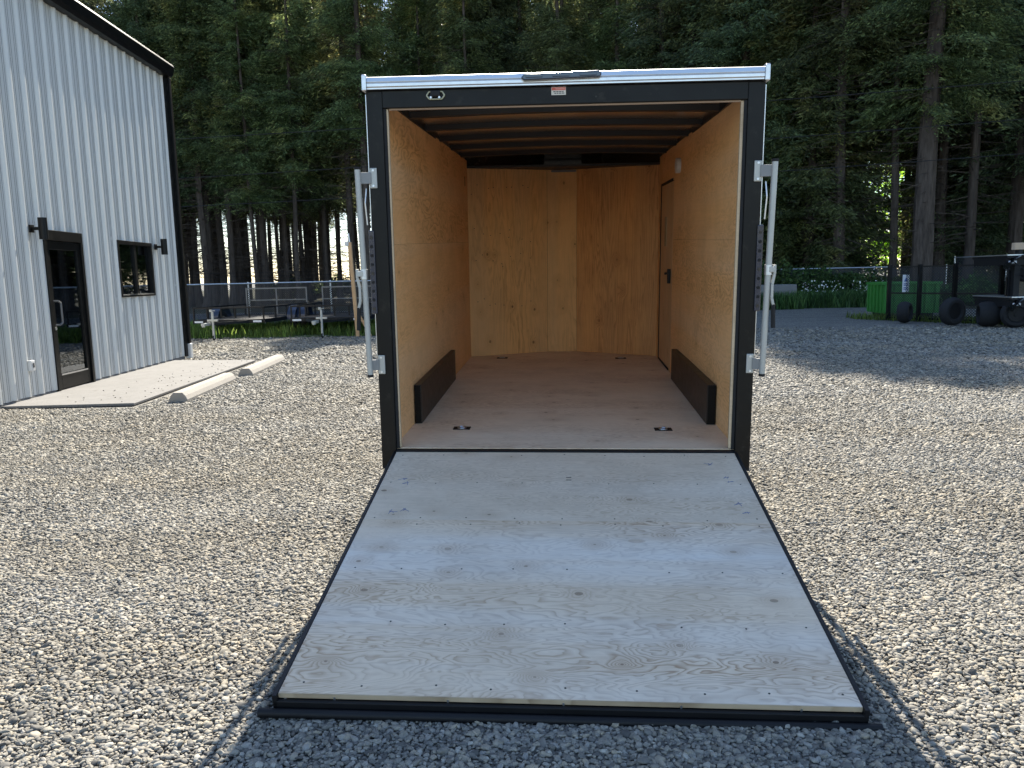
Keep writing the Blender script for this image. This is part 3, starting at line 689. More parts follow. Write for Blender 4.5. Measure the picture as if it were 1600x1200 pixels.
# slim tail light strips and springs beside the posts
for s in (-1,1):
    x0, x1 = (1.060,1.094) if s>0 else (-1.094,-1.060)
    tl = MB().box((x0,-.012,.80),(x1,-.0022,1.27)).build('tail_light', M['lens_blue'], T, bevel=.005)
    for k in range(9):
        z = .83+k*.05; MB().tube(((x0+x1)/2,-.0155,z),((x0+x1)/2,-.0122,z),.009,n=10).build('light_dot', M['rubber' if k % 4 else 'screw'], tl)
    MB().path([(s*1.098,.01,1.50),(s*1.103,-.01,1.42),(s*1.098,.0,1.3)], .004, 6).build('spring_link', M['galv'], T)
# floor rings
for (x,y) in ((-.66,.51),(.64,.49),(-.63,3.60),(.59,3.55)):
    rg_ = MB().box((x-.055,y-.04,-.001),(x+.055,y+.04,.003)).build('floor_ring', M['black_rough'], T, bevel=.001)
    MB().tube((x,y,.0032),(x,y,.0048),.030,n=18).build('ring_cup', M['galv'], rg_)
    MB().torus((x,y,.007),(0,0,1),.026,.004,18,6).build('ring', M['alu'], rg_, smooth=True)
# wheel boxes
M['box_dark'] = plain('wheel_box_inside', (.006,.006,.006), .7)
M['wheelbox'] = plain('wheel_box_brown_black', (.030,.020,.015), .42, 0, .4, .15)
for s in (-1,1):
    def bx(x0,x1,y0,y1,z0,z1): return ((min(s*x0,s*x1),y0,z0),(max(s*x0,s*x1),y1,z1))
    wbx = MB().box(*bx(.935 if s>0 else .945,.990,.62 if s>0 else .64,2.33,.0012,.265)).build('wheel_box', M['wheelbox'], T, bevel=.004)
    MB().box(*bx(.940 if s>0 else .950,.989,.6155 if s>0 else .6355,.6195 if s>0 else .6395,.004,.261)).build('end_plate', M['black'], wbx)
# undercarriage: frame rails, wheels, tongue, jack
for x in (-.95,.95): MB().box((x-.03,.07,-.14),(x+.03,YB,-.019)).build('frame_rail', M['black_rough'], T)
for y in (.5,1.1,1.7,2.3,2.9,3.5): MB().box((-.92,y-.025,-.10),(.92,y+.025,-.02)).build('cross_member', M['black_rough'], T)
def wheel(cx, cy, cz, r, wdt, parent, axis=(1,0,0), rimmat='galv'):
    ax = Vector(axis)*wdt/2; c = Vector((cx,cy,cz))
    ty_ = MB().torus(c, axis, r*.74, r*.26, 30, 10, wdt/(r*.52)).build('tyre', M['rubber'], None, smooth=True)
    rim = MB().tube(c-ax*.7, c+ax*.7, r*.52, n=24)
    wh = rim.build('wheel', M[rimmat], parent, smooth=True); ty_.parent = wh
    MB().tube(c-ax*.95, c+ax*.95, r*.14, n=12).build('hub', M['black_rough'], wh, smooth=True)
    return wh
for y in (1.10,1.88):
    for s in (-1,1): wheel(s*.90, y, tw_z(s*.90,y,.232), .23, .17, T)
    MB().beam((-.8,y,tw_z(0,y,.232)),(.8,y,tw_z(0,y,.232)),.05,.05).build('axle', M['black_rough'], T)
mb = MB(); mb.beam((-.9,YB,-.09),(0,5.2,-.09),.06,.08); mb.beam((.9,YB,-.09),(0,5.2,-.09),.06,.08); mb.build('tongue', M['black_rough'], T)
mb = MB(); mb.tube((0,4.95,tw_z(0,4.95,.02)),(0,4.95,.45),.03); mb.tube((0,4.95,tw_z(0,4.95,.0)),(0,4.95,tw_z(0,4.95,.02)),.09); mb.build('jack', M['galv'], T)
# ramp door: hinged at the sill, its lip resting on the gravel
RA = math.asin(.3025/2.035)
RP = bpy.data.objects.new('ramp_door', None); COL.objects.link(RP); RP.parent = T; RP.location = (0,-.036,-.006)
RP.rotation_euler = (RA, 0, 0)        # local -y runs down the ramp
RL, RW = 2.035, .975
def rp(mb, name, mat, **k): return mb.build(name, M[mat], RP, **k)
rp(MB().box((-RW,-.818,-.019),(RW,-.012,0)), 'ramp_sheet', 'ramp_ply_upper')
rp(MB().box((-RW,-RL,-.019),(RW,-.8195,0)), 'ramp_sheet', 'ramp_ply')
rp(MB().box((-RW+.02,-RL+.01,-.060),(RW-.02,-.02,-.0195)), 'ramp_core', 'black_rough')
for s in (-1,1):
    x0, x1 = (RW+.001,RW+.018) if s>0 else (-RW-.018,-RW-.001)
    rp(MB().box((x0,-RL-.02,-.060),(x1,-.0,.003)), 'edge_rail', 'black_rough', bevel=.002)
rp(MB().box((-RW,-RL-.0035,-.0185),(RW,-RL-.0005,-.0005)), 'sheet_edge', 'ply_edge')
rp(MB().box((-RW-.017,-RL-.020,-.060),(RW+.017,-RL-.0045,-.020)), 'end_rail', 'black_rough', bevel=.004)
rp(MB().tube((-RW-.062,-RL-.037,-.054),(RW+.055,-RL-.037,-.054),.016,n=16), 'lip_tube', 'black_rough', smooth=True)
rp(MB().box((-RW-.04,-RL-.030,-.066),(RW+.04,-RL-.005,-.0605)), 'lip_plate', 'black_rough')
rp(MB().tube((-RW,-.004,-.012),(RW,-.004,-.012),.009,n=12), 'hinge_tube', 'black_rough', smooth=True)
mb = MB()
for i in range(9):
    for yy in (-.05,-.41,-.79,-.85,-1.25,-1.63,-1.99):
        x = -RW+.06+i*(2*RW-.12)/8+rng.uniform(-.02,.02); y = yy+rng.uniform(-.012,.012)
        if rng.random() < .82: mb.tube((x,y,-.003),(x,y,.0006),.0042,n=7)
for (x,y) in ((.03,-.34),(.03,-.37)): mb.box((x-.014,y-.003,.0),(x+.014,y+.003,.0008))
rp(mb, 'screw_knot_dots', 'screw', kind='stuff')
mb = MB()
for i in range(5):
    x = -RW+.39*(i+.5)*1.0; mb.box((x-.003,-RL-.006,-.024),(x+.003,-RL-.0036,-.010))
rp(mb, 'staples', 'galv', kind='stuff')
mb = MB()     # carpenter's blue ink marks along both edges
for (x,y) in ((-.87,-.37),(-.85,-.42),(-.80,-.72),(-.86,-.74),(.86,-.33),(.87,-.38),(.86,-.63),(.88,-.72),(.80,-.16)):
    for k in range(3):
        a_ = rng.uniform(0,6.28); L_ = rng.uniform(.008,.024); c_, s_ = math.cos(a_)*L_, math.sin(a_)*L_
        mb.beam((x-c_,y-s_,.0006),(x+c_,y+s_,.0006),.0022,.0006); x += .008
rp(mb, 'ink_marks', 'ink_blue', kind='stuff')

# ================================================================ TREES
def conifer_crown(seed, H, base, rmax, dens, mat, lean=0, droop=.5):
    r = np.random.RandomState(seed); V = []; 
    zs = base; segs = []
    nb = int((H-base)*dens)
    hz = base + (H-base)*r.uniform(0,1,nb)**1.12
    tri_c, tri_d, tri_s = [], [], []
    for z in hz:
        f = (z-base)/(H-base); L = rmax*(1-f)**.75*r.uniform(.55,1.1)+.35
        if f < .12: L *= r.uniform(.35,1)
        az = r.uniform(0,2*math.pi); up = r.uniform(-.15,.25)+.35*f
        n = max(6, int(L/.13)); t = np.linspace(.12,1,n)
        dx, dy = math.cos(az), math.sin(az)
        R_ = L*t; Zz = z + up*L*t - droop*L*t**2*(.8-.4*f) + .12*L*np.maximum(0,t-.7)*2
        wob = np.cumsum(r.normal(0,.03,n))
        bx_ = dx*R_ - dy*wob; by_ = dy*R_ + dx*wob
        for sgn in (-1,1,0):
            tw = (L*.34*(1-.55*t)+.10)*r.uniform(.6,1.2,n)
            ang = az + sgn*r.uniform(.7,1.2,n) if sgn else az+r.normal(0,.4,n)
            m = 7
            for k in range(m):
                q = (k+.35)/m
                c = np.stack([bx_+np.cos(ang)*tw*q, by_+np.sin(ang)*tw*q, Zz-(.30*tw*q if sgn else .12+.12*k)*r.uniform(.6,1.5,n)],1)
                c += r.normal(0,.075,c.shape)
                d = np.stack([np.cos(ang), np.sin(ang), -r.uniform(.1,.9,n)],1)
                d += r.normal(0,.28,d.shape)
                tri_c.append(c); tri_d.append(d); tri_s.append(np.full(n,.085)*r.uniform(.5,1.6,n))
    C = np.concatenate(tri_c); D = np.concatenate(tri_d); Sz = np.concatenate(tri_s)[:,None]
    D /= np.linalg.norm(D,axis=1)[:,None]; n = len(C)
    A = r.normal(0,1,(n,3)); A[:,2] *= .5; W = np.cross(D,A); W /= np.linalg.norm(W,axis=1)[:,None]+1e-6
    p0 = C - D*Sz*.9 ; p1 = C + W*Sz*.26; p2 = C + D*Sz*1.1; p3 = C - W*Sz*.26
    Vv = np.stack([p0,p1,p2,p3],1).reshape(-1,3); 
    Vv[:,0] += lean*Vv[:,2]
    i = np.arange(n)*4; F = np.stack([i,i+1,i+2,i+3],1)
    return np_mesh('crown', Vv, F, mat, k=4)
def conifer_trunk(seed, H, rad, base, lean=0, stubs=60):
    r = np.random.RandomState(seed+99); mb = MB(); n = 9; prev = None; zz = [z for z in (0,.35,.9,2,4,7,11,15,19) if z < H-2]+[H-1]
    cs = [(0,0)]
    for z in zz[1:]: cs.append((cs[-1][0]+r.normal(0,.04), cs[-1][1]+r.normal(0,.04)))
    vs = []; fs = []
    for k, z in enumerate(zz):
        rr = rad*(1-z/H)**.8*(1+.55*math.exp(-z*2.2))+.02
        for i in range(n):
            t = 2*math.pi*i/n; q = rr*(1+.06*math.sin(3*t+k)); vs.append((cs[k][0]+lean*z+q*math.cos(t), cs[k][1]+q*math.sin(t), z))
    for k in range(len(zz)-1):
        for i in range(n): fs.append((k*n+i, k*n+(i+1)%n, (k+1)*n+(i+1)%n, (k+1)*n+i))
    mb.add(vs, fs)
    for _ in range(stubs):        # dead twigs below and inside the crown
        z = r.uniform(2.0, min(H*.7,15)); a = r.uniform(0,6.28); L = r.uniform(.5,2.2); c = Vector((lean*z,0,z))
        d = Vector((math.cos(a), math.sin(a), r.uniform(-.35,.15))); e = c+d*L; mb.tube(c+d*rad*.5, e, .018, .005, 3, False)
        for _ in range(2):
            f_ = r.uniform(.4,.9); d2 = (d+Vector(r.normal(0,.5,3))).normalized(); mb.tube(c+d*L*f_, c+d*L*f_+d2*L*.35, .008, .003, 3, False)
    return mb.build('trunk', M['bark'], smooth=True)
def make_tree(name, seed, H, base, rmax, dens, rad, mat, lean=0, stubs=60, droop=.5):
    t = thing(name, 'x', 'tree'); c = conifer_crown(seed, H, base, rmax, dens, M[mat], lean, droop); c.parent = t
    k = conifer_trunk(seed, H, rad, base, lean, stubs); k.parent = t; return t
kinds = {
 'high': [make_tree('fir_tree', 1, 25, 7.6, 2.5, 12, .17, 'fir_cool', stubs=170), make_tree('fir_tree', 2, 27, 9.0, 2.8, 12, .20, 'fir', .008, 190), make_tree('fir_tree', 3, 24, 6.8, 2.4, 12, .13, 'fir', -.01, 170)],
 'mid': [make_tree('fir_tree', 4, 26, 4.6, 3.3, 11, .24, 'fir_cool', stubs=60), make_tree('fir_tree', 5, 24, 3.2, 3.0, 11, .21, 'fir', .012, 50)],
 'low': [make_tree('fir_tree', 6, 13, .6, 2.5, 22, .16, 'fir_cool', stubs=10), make_tree('fir_tree', 7, 17, 1.5, 2.9, 18, .2, 'fir', stubs=10)],
}
first = {id(t): True for L_ in kinds.values() for t in L_}
n_tree = 0
def put(kind, x, y, label, group, sc=1.0):
    global n_tree
    src = kinds[kind][rng.randrange(len(kinds[kind]))]; rz = rng.uniform(0,6.283); z = sc*rng.uniform(.93,1.07)
    if first[id(src)]:
        first[id(src)] = False; o = src; o.location = (x,y,0); o.rotation_euler = (0,0,rz); o.scale = (sc,sc,z)
    else: o = dup(src, (x,y,0), rz, None, None, (sc,sc,z))
    o['label'] = label; o['group'] = group; n_tree += 1; return o
def stand(x0,x1,y0,y1,n,mindist,kindw,label,group,sc=(.88,1.12)):
    pts = []; tries = 0
    while len(pts) < n and tries < 5000:
        tries += 1; x, y = rng.uniform(x0,x1), rng.uniform(y0,y1)
        if .378 < x/y < .425 and y > 36.5: continue          # a lane of light past the big trunk
        if y > 55 and 15 < x < 27: continue
        if (abs(x/y+.235) < .045 or abs(x/y-.105) < .04 or abs(x/y-.36) < .02) and rng.random() < .9: continue
        if all((x-a)**2+(y-b)**2 > mindist**2 for a,b in pts): pts.append((x,y))
    pts.sort(key=lambda p: p[0]/p[1])
    front = sorted(pts, key=lambda p: p[1])[:max(4, n//3)]; o_ = 0
    for x,y in pts:
        k = rng.choices([a for a,_ in kindw],[b for _,b in kindw])[0]
        if .34 < x/y < .465 and y > 36: k = 'high'
        if (x,y) in front and label[1]: lb = ORD[o_]+' from the left of '+label[1]; o_ += 1
        else: lb = label[0]
        put(k, x, y, lb, group, rng.uniform(*sc))
ORD = ['first','second','third','fourth','fifth','sixth','seventh','eighth','ninth','tenth','eleventh','twelfth','thirteenth','fourteenth','fifteenth','sixteenth']
stand(-24.5,-9.5,43,58,40,1.2,[('high',1)], ('bare-trunked fir standing behind the front row left of the trailer','the bare-trunked front-row firs left of the trailer'),'firs left of the trailer',(.86,1.02))
stand(-11,-3,42.5,52,16,1.5,[('high',2),('mid',3),('low',1.2)], ('dark fir behind the others above the wooden pole','the leafy dark firs above the wooden pole'),'dense firs near the pole',(.85,1.0))
stand(-3,3,41,50,8,1.5,[('high',1),('mid',2)], ('dark green fir crown behind others above the trailer roof','the fir crowns rising above the trailer roof'),'firs behind the trailer roof',(.9,1.05))
stand(4,9.5,40,48,13,1.5,[('high',1),('mid',2)], ('very tall fir crown behind others right of the roof centre','the very tall firs above the trailer roof right end'),'tall firs right of the roof centre',(1.04,1.15))
stand(8.5,22,36,50,34,1.5,[('high',1.6),('mid',2.2),('low',.6)], ('dark fir deep in the shaded stand behind the right fence','the front-row firs behind the right fence'),'firs behind the right fence',(1.08,1.24))
stand(22,30,30,48,12,1.9,[('high',1),('mid',2)], ('dark fir far back above the stacked trailers','the firs above the stacked trailers'),'firs at the right edge',(1.0,1.2))
stand(-26,-8,57,68,11,1.9,[('high',1)], ('distant bare-trunked fir in the back row on the left',None),'distant left firs',(.9,1.1))
stand(-36,-9,63,77,17,1.9,[('high',1)], ('far bare-trunked fir at the back edge of the wood, left',None),'farthest left firs',(1.0,1.15))
stand(-8,26,58,70,12,2.4,[('high',1),('mid',1.5)], ('distant fir in the back rows of the wood',None),'back rows of firs',(.95,1.15))
stand(-34,-25,38,55,8,2.2,[('mid',1)], ('fir rising far behind the roof of the metal building','the firs rising behind the metal building roof'),'firs behind the building',(.95,1.1))
for L_ in kinds.values():            # prototypes that found no place
    for t in L_:
        if first[id(t)]:
            for c in list(t.children): bpy.data.objects.remove(c)
            bpy.data.objects.remove(t)
# the big leaning trunk
bt = make_tree('fir_tree', 21, 28, 7.5, 3.6, 10, .42, 'fir', .022, 110); bt.location = (15.0,34.2,0); bt.scale = (1,1,1)
bt['label'] = 'large fir with a thick grey-brown leaning trunk behind the black mesh gate'

def leaf_cloud(seed, rx, rz, n, size, mat, name='crown'):
    r = np.random.RandomState(seed); d = r.normal(0,1,(n,3)); d /= np.linalg.norm(d,axis=1)[:,None]
    lump = 1+.28*np.sin(d[:,0]*5+seed)*np.cos(d[:,1]*4.3+seed*2)+.18*np.sin(d[:,2]*9+seed)
    rad = r.uniform(.25,1,n)**.5*lump; C = d*rad[:,None]*np.array([rx,rx,rz]); C[:,2] += rz
    C[:,2] = np.abs(C[:,2])
    A = r.normal(0,1,(n,3)); A/=np.linalg.norm(A,axis=1)[:,None]; Bv = np.cross(A, r.normal(0,1,(n,3))); Bv/=np.linalg.norm(Bv,axis=1)[:,None]
    s = size*r.uniform(.6,1.4,n)[:,None]
    V = np.stack([C-A*s,C+Bv*s*.6,C+A*s,C-Bv*s*.6],1).reshape(-1,3); i=np.arange(n)*4
    return np_mesh(name, V, np.stack([i,i+1,i+2,i+3],1), mat, k=4)
def broadleaf(seed, H, rx, rz, n, size, mat, loc, label, cat='tree', name='maple_tree', group=None):
    t = thing(name, label, cat, loc, rng.uniform(0,6), group); c = leaf_cloud(seed, rx, rz, n, size, M[mat]); c.parent = t; c.location = (0,0,H)
    r = random.Random(seed); mb = MB(); mb.tube((0,0,0),(.1,0,H+rz*.7),.09,.04,7)
    for k in range(7): 
        z = H*.6+r.random()*rz; a = r.uniform(0,6.28); mb.tube((.05,0,z),(math.cos(a)*rx*.7,math.sin(a)*rx*.7,z+r.uniform(.3,1.2)),.03,.01,5)
    k = mb.build('trunk', M['bark'], t, smooth=True); return t
broadleaf(31, 1.6, 2.3, 3.1, 5200, .10, 'maple', (20.6,52.0,0), 'bright yellow-green leafy maple glowing between dark trunks behind the gate')
broadleaf(32, .4, 2.0, 1.9, 3600, .10, 'maple', (23.9,53.0,0), 'sunlit lime-green young maple right of the leaning fir trunk')
broadleaf(33, .3, 1.7, 1.5, 3000, .10, 'maple', (17.6,53.5,0), 'low sunlit maple sapling left of the glowing maple')
broadleaf(34, .3, 1.5, .9, 2200, .10, 'maple', (-12.6,58.0,0), 'pale sunlit sapling seen between the left trunks')
put('high', 19.3, 47.5, 'slim dark fir trunk crossing in front of the glowing maple', 'trunks before the maple', 1.0)
put('high', 20.25, 48.5, 'dark fir trunk close beside the leaning one, in front of the maple', 'trunks before the maple', 1.1)
und = [(9.5,44),(11.5,52),(13.4,45),(15.5,50),(26,48),(28.5,46),(30.5,44),(24.6,44),(8,52),(6,50),(12.5,60),(16,62),(20,66),(25,62),(30,58),(34,54),(-7.5,50),(-5,48),(-9.8,56),(-14,60),(-17.5,61),(-21,60)]
for k_,(x,y) in enumerate(und):
    t = broadleaf(60+k_, .2, 2.6 if x>-8 else 1.9, 1.9+(k_%3)*.5 if x>-8 else .75, 2600, .12, 'under', (x,y,0), 'dark shadowy undergrowth bush low among the fir trunks', 'bush', 'undergrowth_bush', 'undergrowth among the trunks')
# shrubs and weeds on the right bank
for i,(x,y,rx,rz,lab) in enumerate([(8.7,33.6,1.0,.85,'rounded dark shrub growing beside the concrete block'),(10.4,34.4,1.3,.8,'dark bramble shrub in front of the fence, left of its middle post'),
        (12.0,34.3,1.2,.7,'dark green shrub under the fence rail, behind the daisies'),(13.6,34.6,1.1,.6,'low dark shrub behind the green bin'),(7.4,34.8,1.2,1.2,'tall dark shrub behind the concrete block'),
        (15.6,31.0,1.2,.5,'pale weedy shrub seen through the black mesh gate'),(17.6,30.2,1.1,.55,'pale weedy shrub behind the stacked trailers')]):
    t = thing('shrub', lab, 'shrub', (x,y,0)); c = leaf_cloud(50+i, rx, rz, 2600, .07, M['shrub'], 'foliage'); c.parent = t
    mb = MB()
    for k in range(6):
        a = rng.uniform(0,6.28); mb.tube((0,0,0),(math.cos(a)*rx*.6,math.sin(a)*rx*.6,rz*rng.uniform(.8,1.5)),.02,.006,5)
    mb.build('stem', M['bark'], t)
def blades(name, n, fx, hmin, hmax, mat, seed, wd=.012):
    r = np.random.RandomState(seed); P = fx(r, n); n = len(P)
    h = r.uniform(hmin,hmax,n); a = r.uniform(0,6.283,n); ln = r.uniform(.1,.6,n)*h; b = r.uniform(0,6.283,n)
    w_ = np.stack([np.cos(a),np.sin(a),np.zeros(n)],1)*wd
    base = np.stack([P[:,0],P[:,1],np.zeros(n)],1); mid = base+np.stack([np.cos(b)*ln*.4,np.sin(b)*ln*.4,h*.6],1); tip = base+np.stack([np.cos(b)*ln,np.sin(b)*ln,h],1)
    V = np.stack([base-w_,base+w_,mid+w_*.7,mid-w_*.7,tip],1).reshape(-1,3); i=np.arange(n)*5
    F = np.concatenate([np.stack([i,i+1,i+2],1),np.stack([i,i+2,i+3],1),np.stack([i+3,i+2,i+4],1)])
    return np_mesh(name, V, F, mat, kind='stuff')
def fx_left(r,n):
    x = r.uniform(-13,-.5,n); y = r.uniform(20.4,25.8,n)**1.0; m = (np.sin(x*2.1)+np.sin(y*3+x)) > -1.2; return np.stack([x,y],1)[m]
blades('grass', 16000, fx_left, .08, .36, M['grass'], 3)
def fx_right(r,n):
    x = r.uniform(5.5,17,n); y = 31.0+np.abs(r.normal(0,1.3,n)); y = np.where((x>7)&(x<9.15)&(y>31.55)&(y<32.55), y-1.05, y); return np.stack([x,y],1)
blades('tall_grass', 15000, fx_right, .15, .75, M['shrub'], 4, .02)
def fx_gate(r,n):
    x = r.uniform(8.6,14,n); y = 23.6-(x-9)*1.4+r.normal(0,.35,n); return np.stack([x,y],1)
blades('weeds', 2500, fx_gate, .05, .25, M['grass'], 5)
r = np.random.RandomState(9); n = 330   # daisies
C = np.stack([r.uniform(9.6,14.2,n), 32.2+np.abs(r.normal(0,.7,n)), r.uniform(.35,1.05,n)],1); C = C[(np.sin(C[:,0]*2.6)+.6*np.sin(C[:,0]*7)) > -.35]; n = len(C)
A = r.normal(0,1,(n,3)); A/=np.linalg.norm(A,axis=1)[:,None]; Bv=np.cross(A,r.normal(0,1,(n,3))); Bv/=np.linalg.norm(Bv,axis=1)[:,None]; s=.035
V = np.stack([C-A*s,C-Bv*s,C+A*s,C+Bv*s],1).reshape(-1,3); i=np.arange(n)*4; np_mesh('daisies', V, np.stack([i,i+1,i+2,i+3],1), M['flower'], kind='stuff', k=4)

# ================================================================ FENCES
def chain_fence(name, pts, h, label, step=3.0, mat='chain', rail='galv', barbed=False, z0=0.0, cat='fence'):
    x0, y0 = pts[0]; x1, y1 = pts[1]; L = math.hypot(x1-x0,y1-y0); rz = math.atan2(y1-y0,x1-x0)
    t = thing(name, label, cat, (x0,y0,0), rz)
    MB().tube((0,0,h),(L,0,h),.024,n=8).build('top_rail', M[rail], t, smooth=True)
    MB().box((0,-.001,z0+.05),(L,.001,h-.025)).build('mesh', M[mat], t)
    n = int(L/step)+1
    for k in range(n+1):
        x = min(L, k*L/n); MB().tube((x,.03,0),(x,.03,h+.05),.030,n=8).build('post', M[rail], t, smooth=True)
    if barbed:
        for k in range(3): MB().tube((0,.03,h+.12+.12*k),(L,.03,h+.12+.12*k),.006,n=4).build('barbed_wire', M['black_rough'], t)
    return t
chain_fence('chain_link_fence', [(-22,26.0),(3.5,26.2)], 1.44, 'grey chain-link fence with barbed wire along the road left of the trailer', barbed=True)
chain_fence('chain_link_fence', [(4.5,35.2),(16.2,34.6)], 1.52, 'chain-link fence with galvanised rail in front of the dark trees on the right')
chain_fence('chain_link_fence', [(16.4,34.4),(20.5,26.5)], 1.85, 'chain-link fence running forward behind the stacked trailers', 2.6)

# black mesh enclosure
t = thing('mesh_enclosure', 'black steel mesh enclosure panels in front of the green bin', 'enclosure', (0,0,0))
pp = [(9.26,23.1),(9.75,22.3),(10.3,21.5),(11.0,20.6),(12.3,20.2)]
for (a,b) in zip(pp[:-1],pp[1:]):
    L = math.hypot(b[0]-a[0],b[1]-a[1]); rz = math.atan2(b[1]-a[1],b[0]-a[0])
    pn = MB().box((0,-.002,.06),(L,.002,1.48)).build('mesh_panel', M['chain_black'], t); pn.location=(a[0],a[1],0); pn.rotation_euler=(0,0,rz)
    mb = MB(); mb.box((0,-.02,1.48),(L,.02,1.52)); mb.box((0,-.02,.75),(L,.02,.79)); mb.box((0,-.02,.06),(L,.02,.10))
    fr_ = mb.build('frame_rail', M['black'], t); fr_.location=(a[0],a[1],0); fr_.rotation_euler=(0,0,rz)
for (x,y) in pp: MB().box((x-.05,y-.05,0),(x+.05,y+.05,1.56)).build('post', M['black'], t, bevel=.004)
sg = MB().box((9.44,22.66,.80),(9.62,22.672,1.28)).build('gate_sign', M['sign_white'], bevel=.003); tag(sg, 'narrow white sign with blue markings on the black mesh enclosure', 'sign')
mb = MB(); mb.add([(9.53,22.655,1.22),(9.475,22.655,1.09),(9.585,22.655,1.09)],[(0,1,2)])
for z in (1.03,.99,.92,.88): mb.box((9.47,22.655,z-.012),(9.59,22.6575,z+.012))
mb.build('sign_print', M['sign_blue'], sg)
# green bin
t = thing('skip_bin', 'green steel waste bin standing behind the black mesh enclosure', 'bin', (10.75,24.9,0), -.05)
MB().box((-1.15,-.7,.12),(.45,.7,1.0)).build('body', M['green_paint'], t, bevel=.01)
mb = MB()
for k in range(6): x = -1.1+k*.29; mb.box((x-.035,-.745,.14),(x+.035,-.701,.96))
for k in range(5): y = -.6+k*.3; mb.box((-1.195,y-.035,.14),(-1.151,y+.035,.96))
mb.build('ribs', M['green_paint'], t, bevel=.005)
mb = MB(); mb.box((-1.2,-.75,.97),(.5,-.66,1.05)); mb.box((-1.2,.66,.97),(.5,.75,1.05)); mb.box((-1.2,-.66,.97),(-1.11,.66,1.05)); mb.box((.41,-.66,.97),(.5,.66,1.05)); mb.build('rim', M['green_paint'], t, bevel=.006)
for x in (-.9,.2): MB().box((x-.1,-.65,0),(x+.1,.65,.12)).build('skid', M['black_rough'], t)
# concrete block
t = MB().box((7.0,31.6,0),(9.15,32.5,.92)).build('concrete_block', M['concrete'], bevel=.03); tag(t, 'grey concrete barrier block among weeds right of the trailer', 'concrete block')

# ================================================================ SMALL TRAILERS
def utility_trailer(loc, rz, label, gate=True, fender='navy', z_up=0.0, rails=True, group=None, jack=True):
    t = thing('utility_trailer', label, 'trailer', loc, rz, group)
    W_, L_ = 1.0, 3.2; zb = .48
    mb = MB()
    for x in (-W_,W_): mb.box((x-.04,0,zb-.1),(x+.04,L_,zb))
    for y in (0,L_): mb.box((-W_+.041,y-.04,zb-.1),(W_-.041,y+.04,zb))
    mb.build('bed_frame', M['black_rough'], t, bevel=.004)
    for k in range(8): y = .06+k*.385; MB().box((-W_+.045,y,zb-.045),(W_-.045,y+.36,zb-.01)).build('plank', M['black_rough'], t)
    if rails:
        for x in (-W_,W_):
            MB().box((x-.02,0,zb+.30),(x+.02,L_,zb+.34)).build('side_rail', M['black_rough'], t)
            for k in range(5): MB().box((x-.018,k*(L_-.04)/4,zb+.001),(x+.018,k*(L_-.04)/4+.036,zb+.30)).build('upright', M['black_rough'], t)
        MB().box((-W_+.02,-.02,zb+.30),(W_-.02,.02,zb+.34)).build('front_rail', M['black_rough'], t)
        for k in range(4): x = -.6+k*.4; MB().box((x-.018,-.018,zb+.041),(x+.018,.018,zb+.30)).build('upright', M['black_rough'], t)
    if gate:
        mb = MB(); y = L_+.08; mb.box((-W_,y-.02,zb-.05),(-W_+.04,y+.02,1.30)); mb.box((W_-.04,y-.02,zb-.05),(W_,y+.02,1.30)); mb.box((-W_+.04,y-.02,1.26),(W_-.04,y+.02,1.30)); mb.box((-.02,y-.018,zb),(.02,y+.018,1.26)); mb.box((-W_+.04,y-.018,.9),(W_-.04,y+.018,.93))
        gt = mb.build('tail_gate', M['gate_grey'] if gate == 'silver' else M['black_rough'], t)
        MB().box((-W_+.04,y-.001,zb),(W_-.04,y+.001,1.26)).build('gate_mesh', M['chain_black'], gt)
    mb = MB(); mb.beam((-.6,.0,zb-.06),(0,-1.1,zb-.06),.05,.07); mb.beam((.6,.0,zb-.06),(0,-1.1,zb-.06),.05,.07); mb.build('tongue', M['black_rough'], t)
    mb = MB(); mb.box((-.05,-1.42,zb-.09),(.05,-1.06,zb-.02)); mb.tube((0,-1.38,zb-.12),(0,-1.38,zb-.02),.045); mb.build('coupler', M['bar'], t, bevel=.01)
    if jack:
        mb = MB(); mb.tube((.14,-1.15,.05),(.14,-1.15,.74),.030,n=12); mb.tube((.10,-1.15,.74),(.10,-1.15,.80),.035,n=12); mb.beam((.1,-1.15,.77),(.22,-1.15,.77),.015,.015); mb.beam((.0,-1.15,.52),(.28,-1.15,.52),.05,.05)
        J = mb.build('jack', M['bar'], t, smooth=True); MB().torus((.14,-1.15,.07),(1,0,0),.05,.02,16,8).build('jack_wheel', M['rubber'], J, smooth=True)
    for s in (-1,1):
        wheel(s*1.17, 1.9, .33, .33, .2, t)
        F_ = [(1.9+.46*math.cos(a), .36+.44*math.sin(a)) for a in np.linspace(.05,math.pi-.05,10)]
        mb = MB(); x0, x1 = (1.05,1.30) if s>0 else (-1.30,-1.05)
        for (a,b),(c,d) in zip(F_[:-1],F_[1:]): mb.add([(x0,a,b),(x1,a,b),(x1,c,d),(x0,c,d)],[(0,1,2,3)])
        mb.build('fender', M[fender], t, smooth=True)
        MB().box((min(s*.72,s*.96),-.05,zb-.08),(max(s*.72,s*.96),-.041,zb-.03)).build('reflector', M['sign_white'], t)
    return t
utility_trailer((-9.15,20.9,0), -.05, 'black utility trailer with silver coupler and jack, nearest the metal building', 'silver', group='utility trailers along the fence')
utility_trailer((-6.45,21.1,0), .04, 'black utility trailer with silver jack, between the blue fenders and the wooden pole', 'silver', group='utility trailers along the fence')
utility_trailer((-3.95,21.2,0), .02, 'utility trailer mostly hidden behind the cargo trailer post', True, group='utility trailers along the fence')
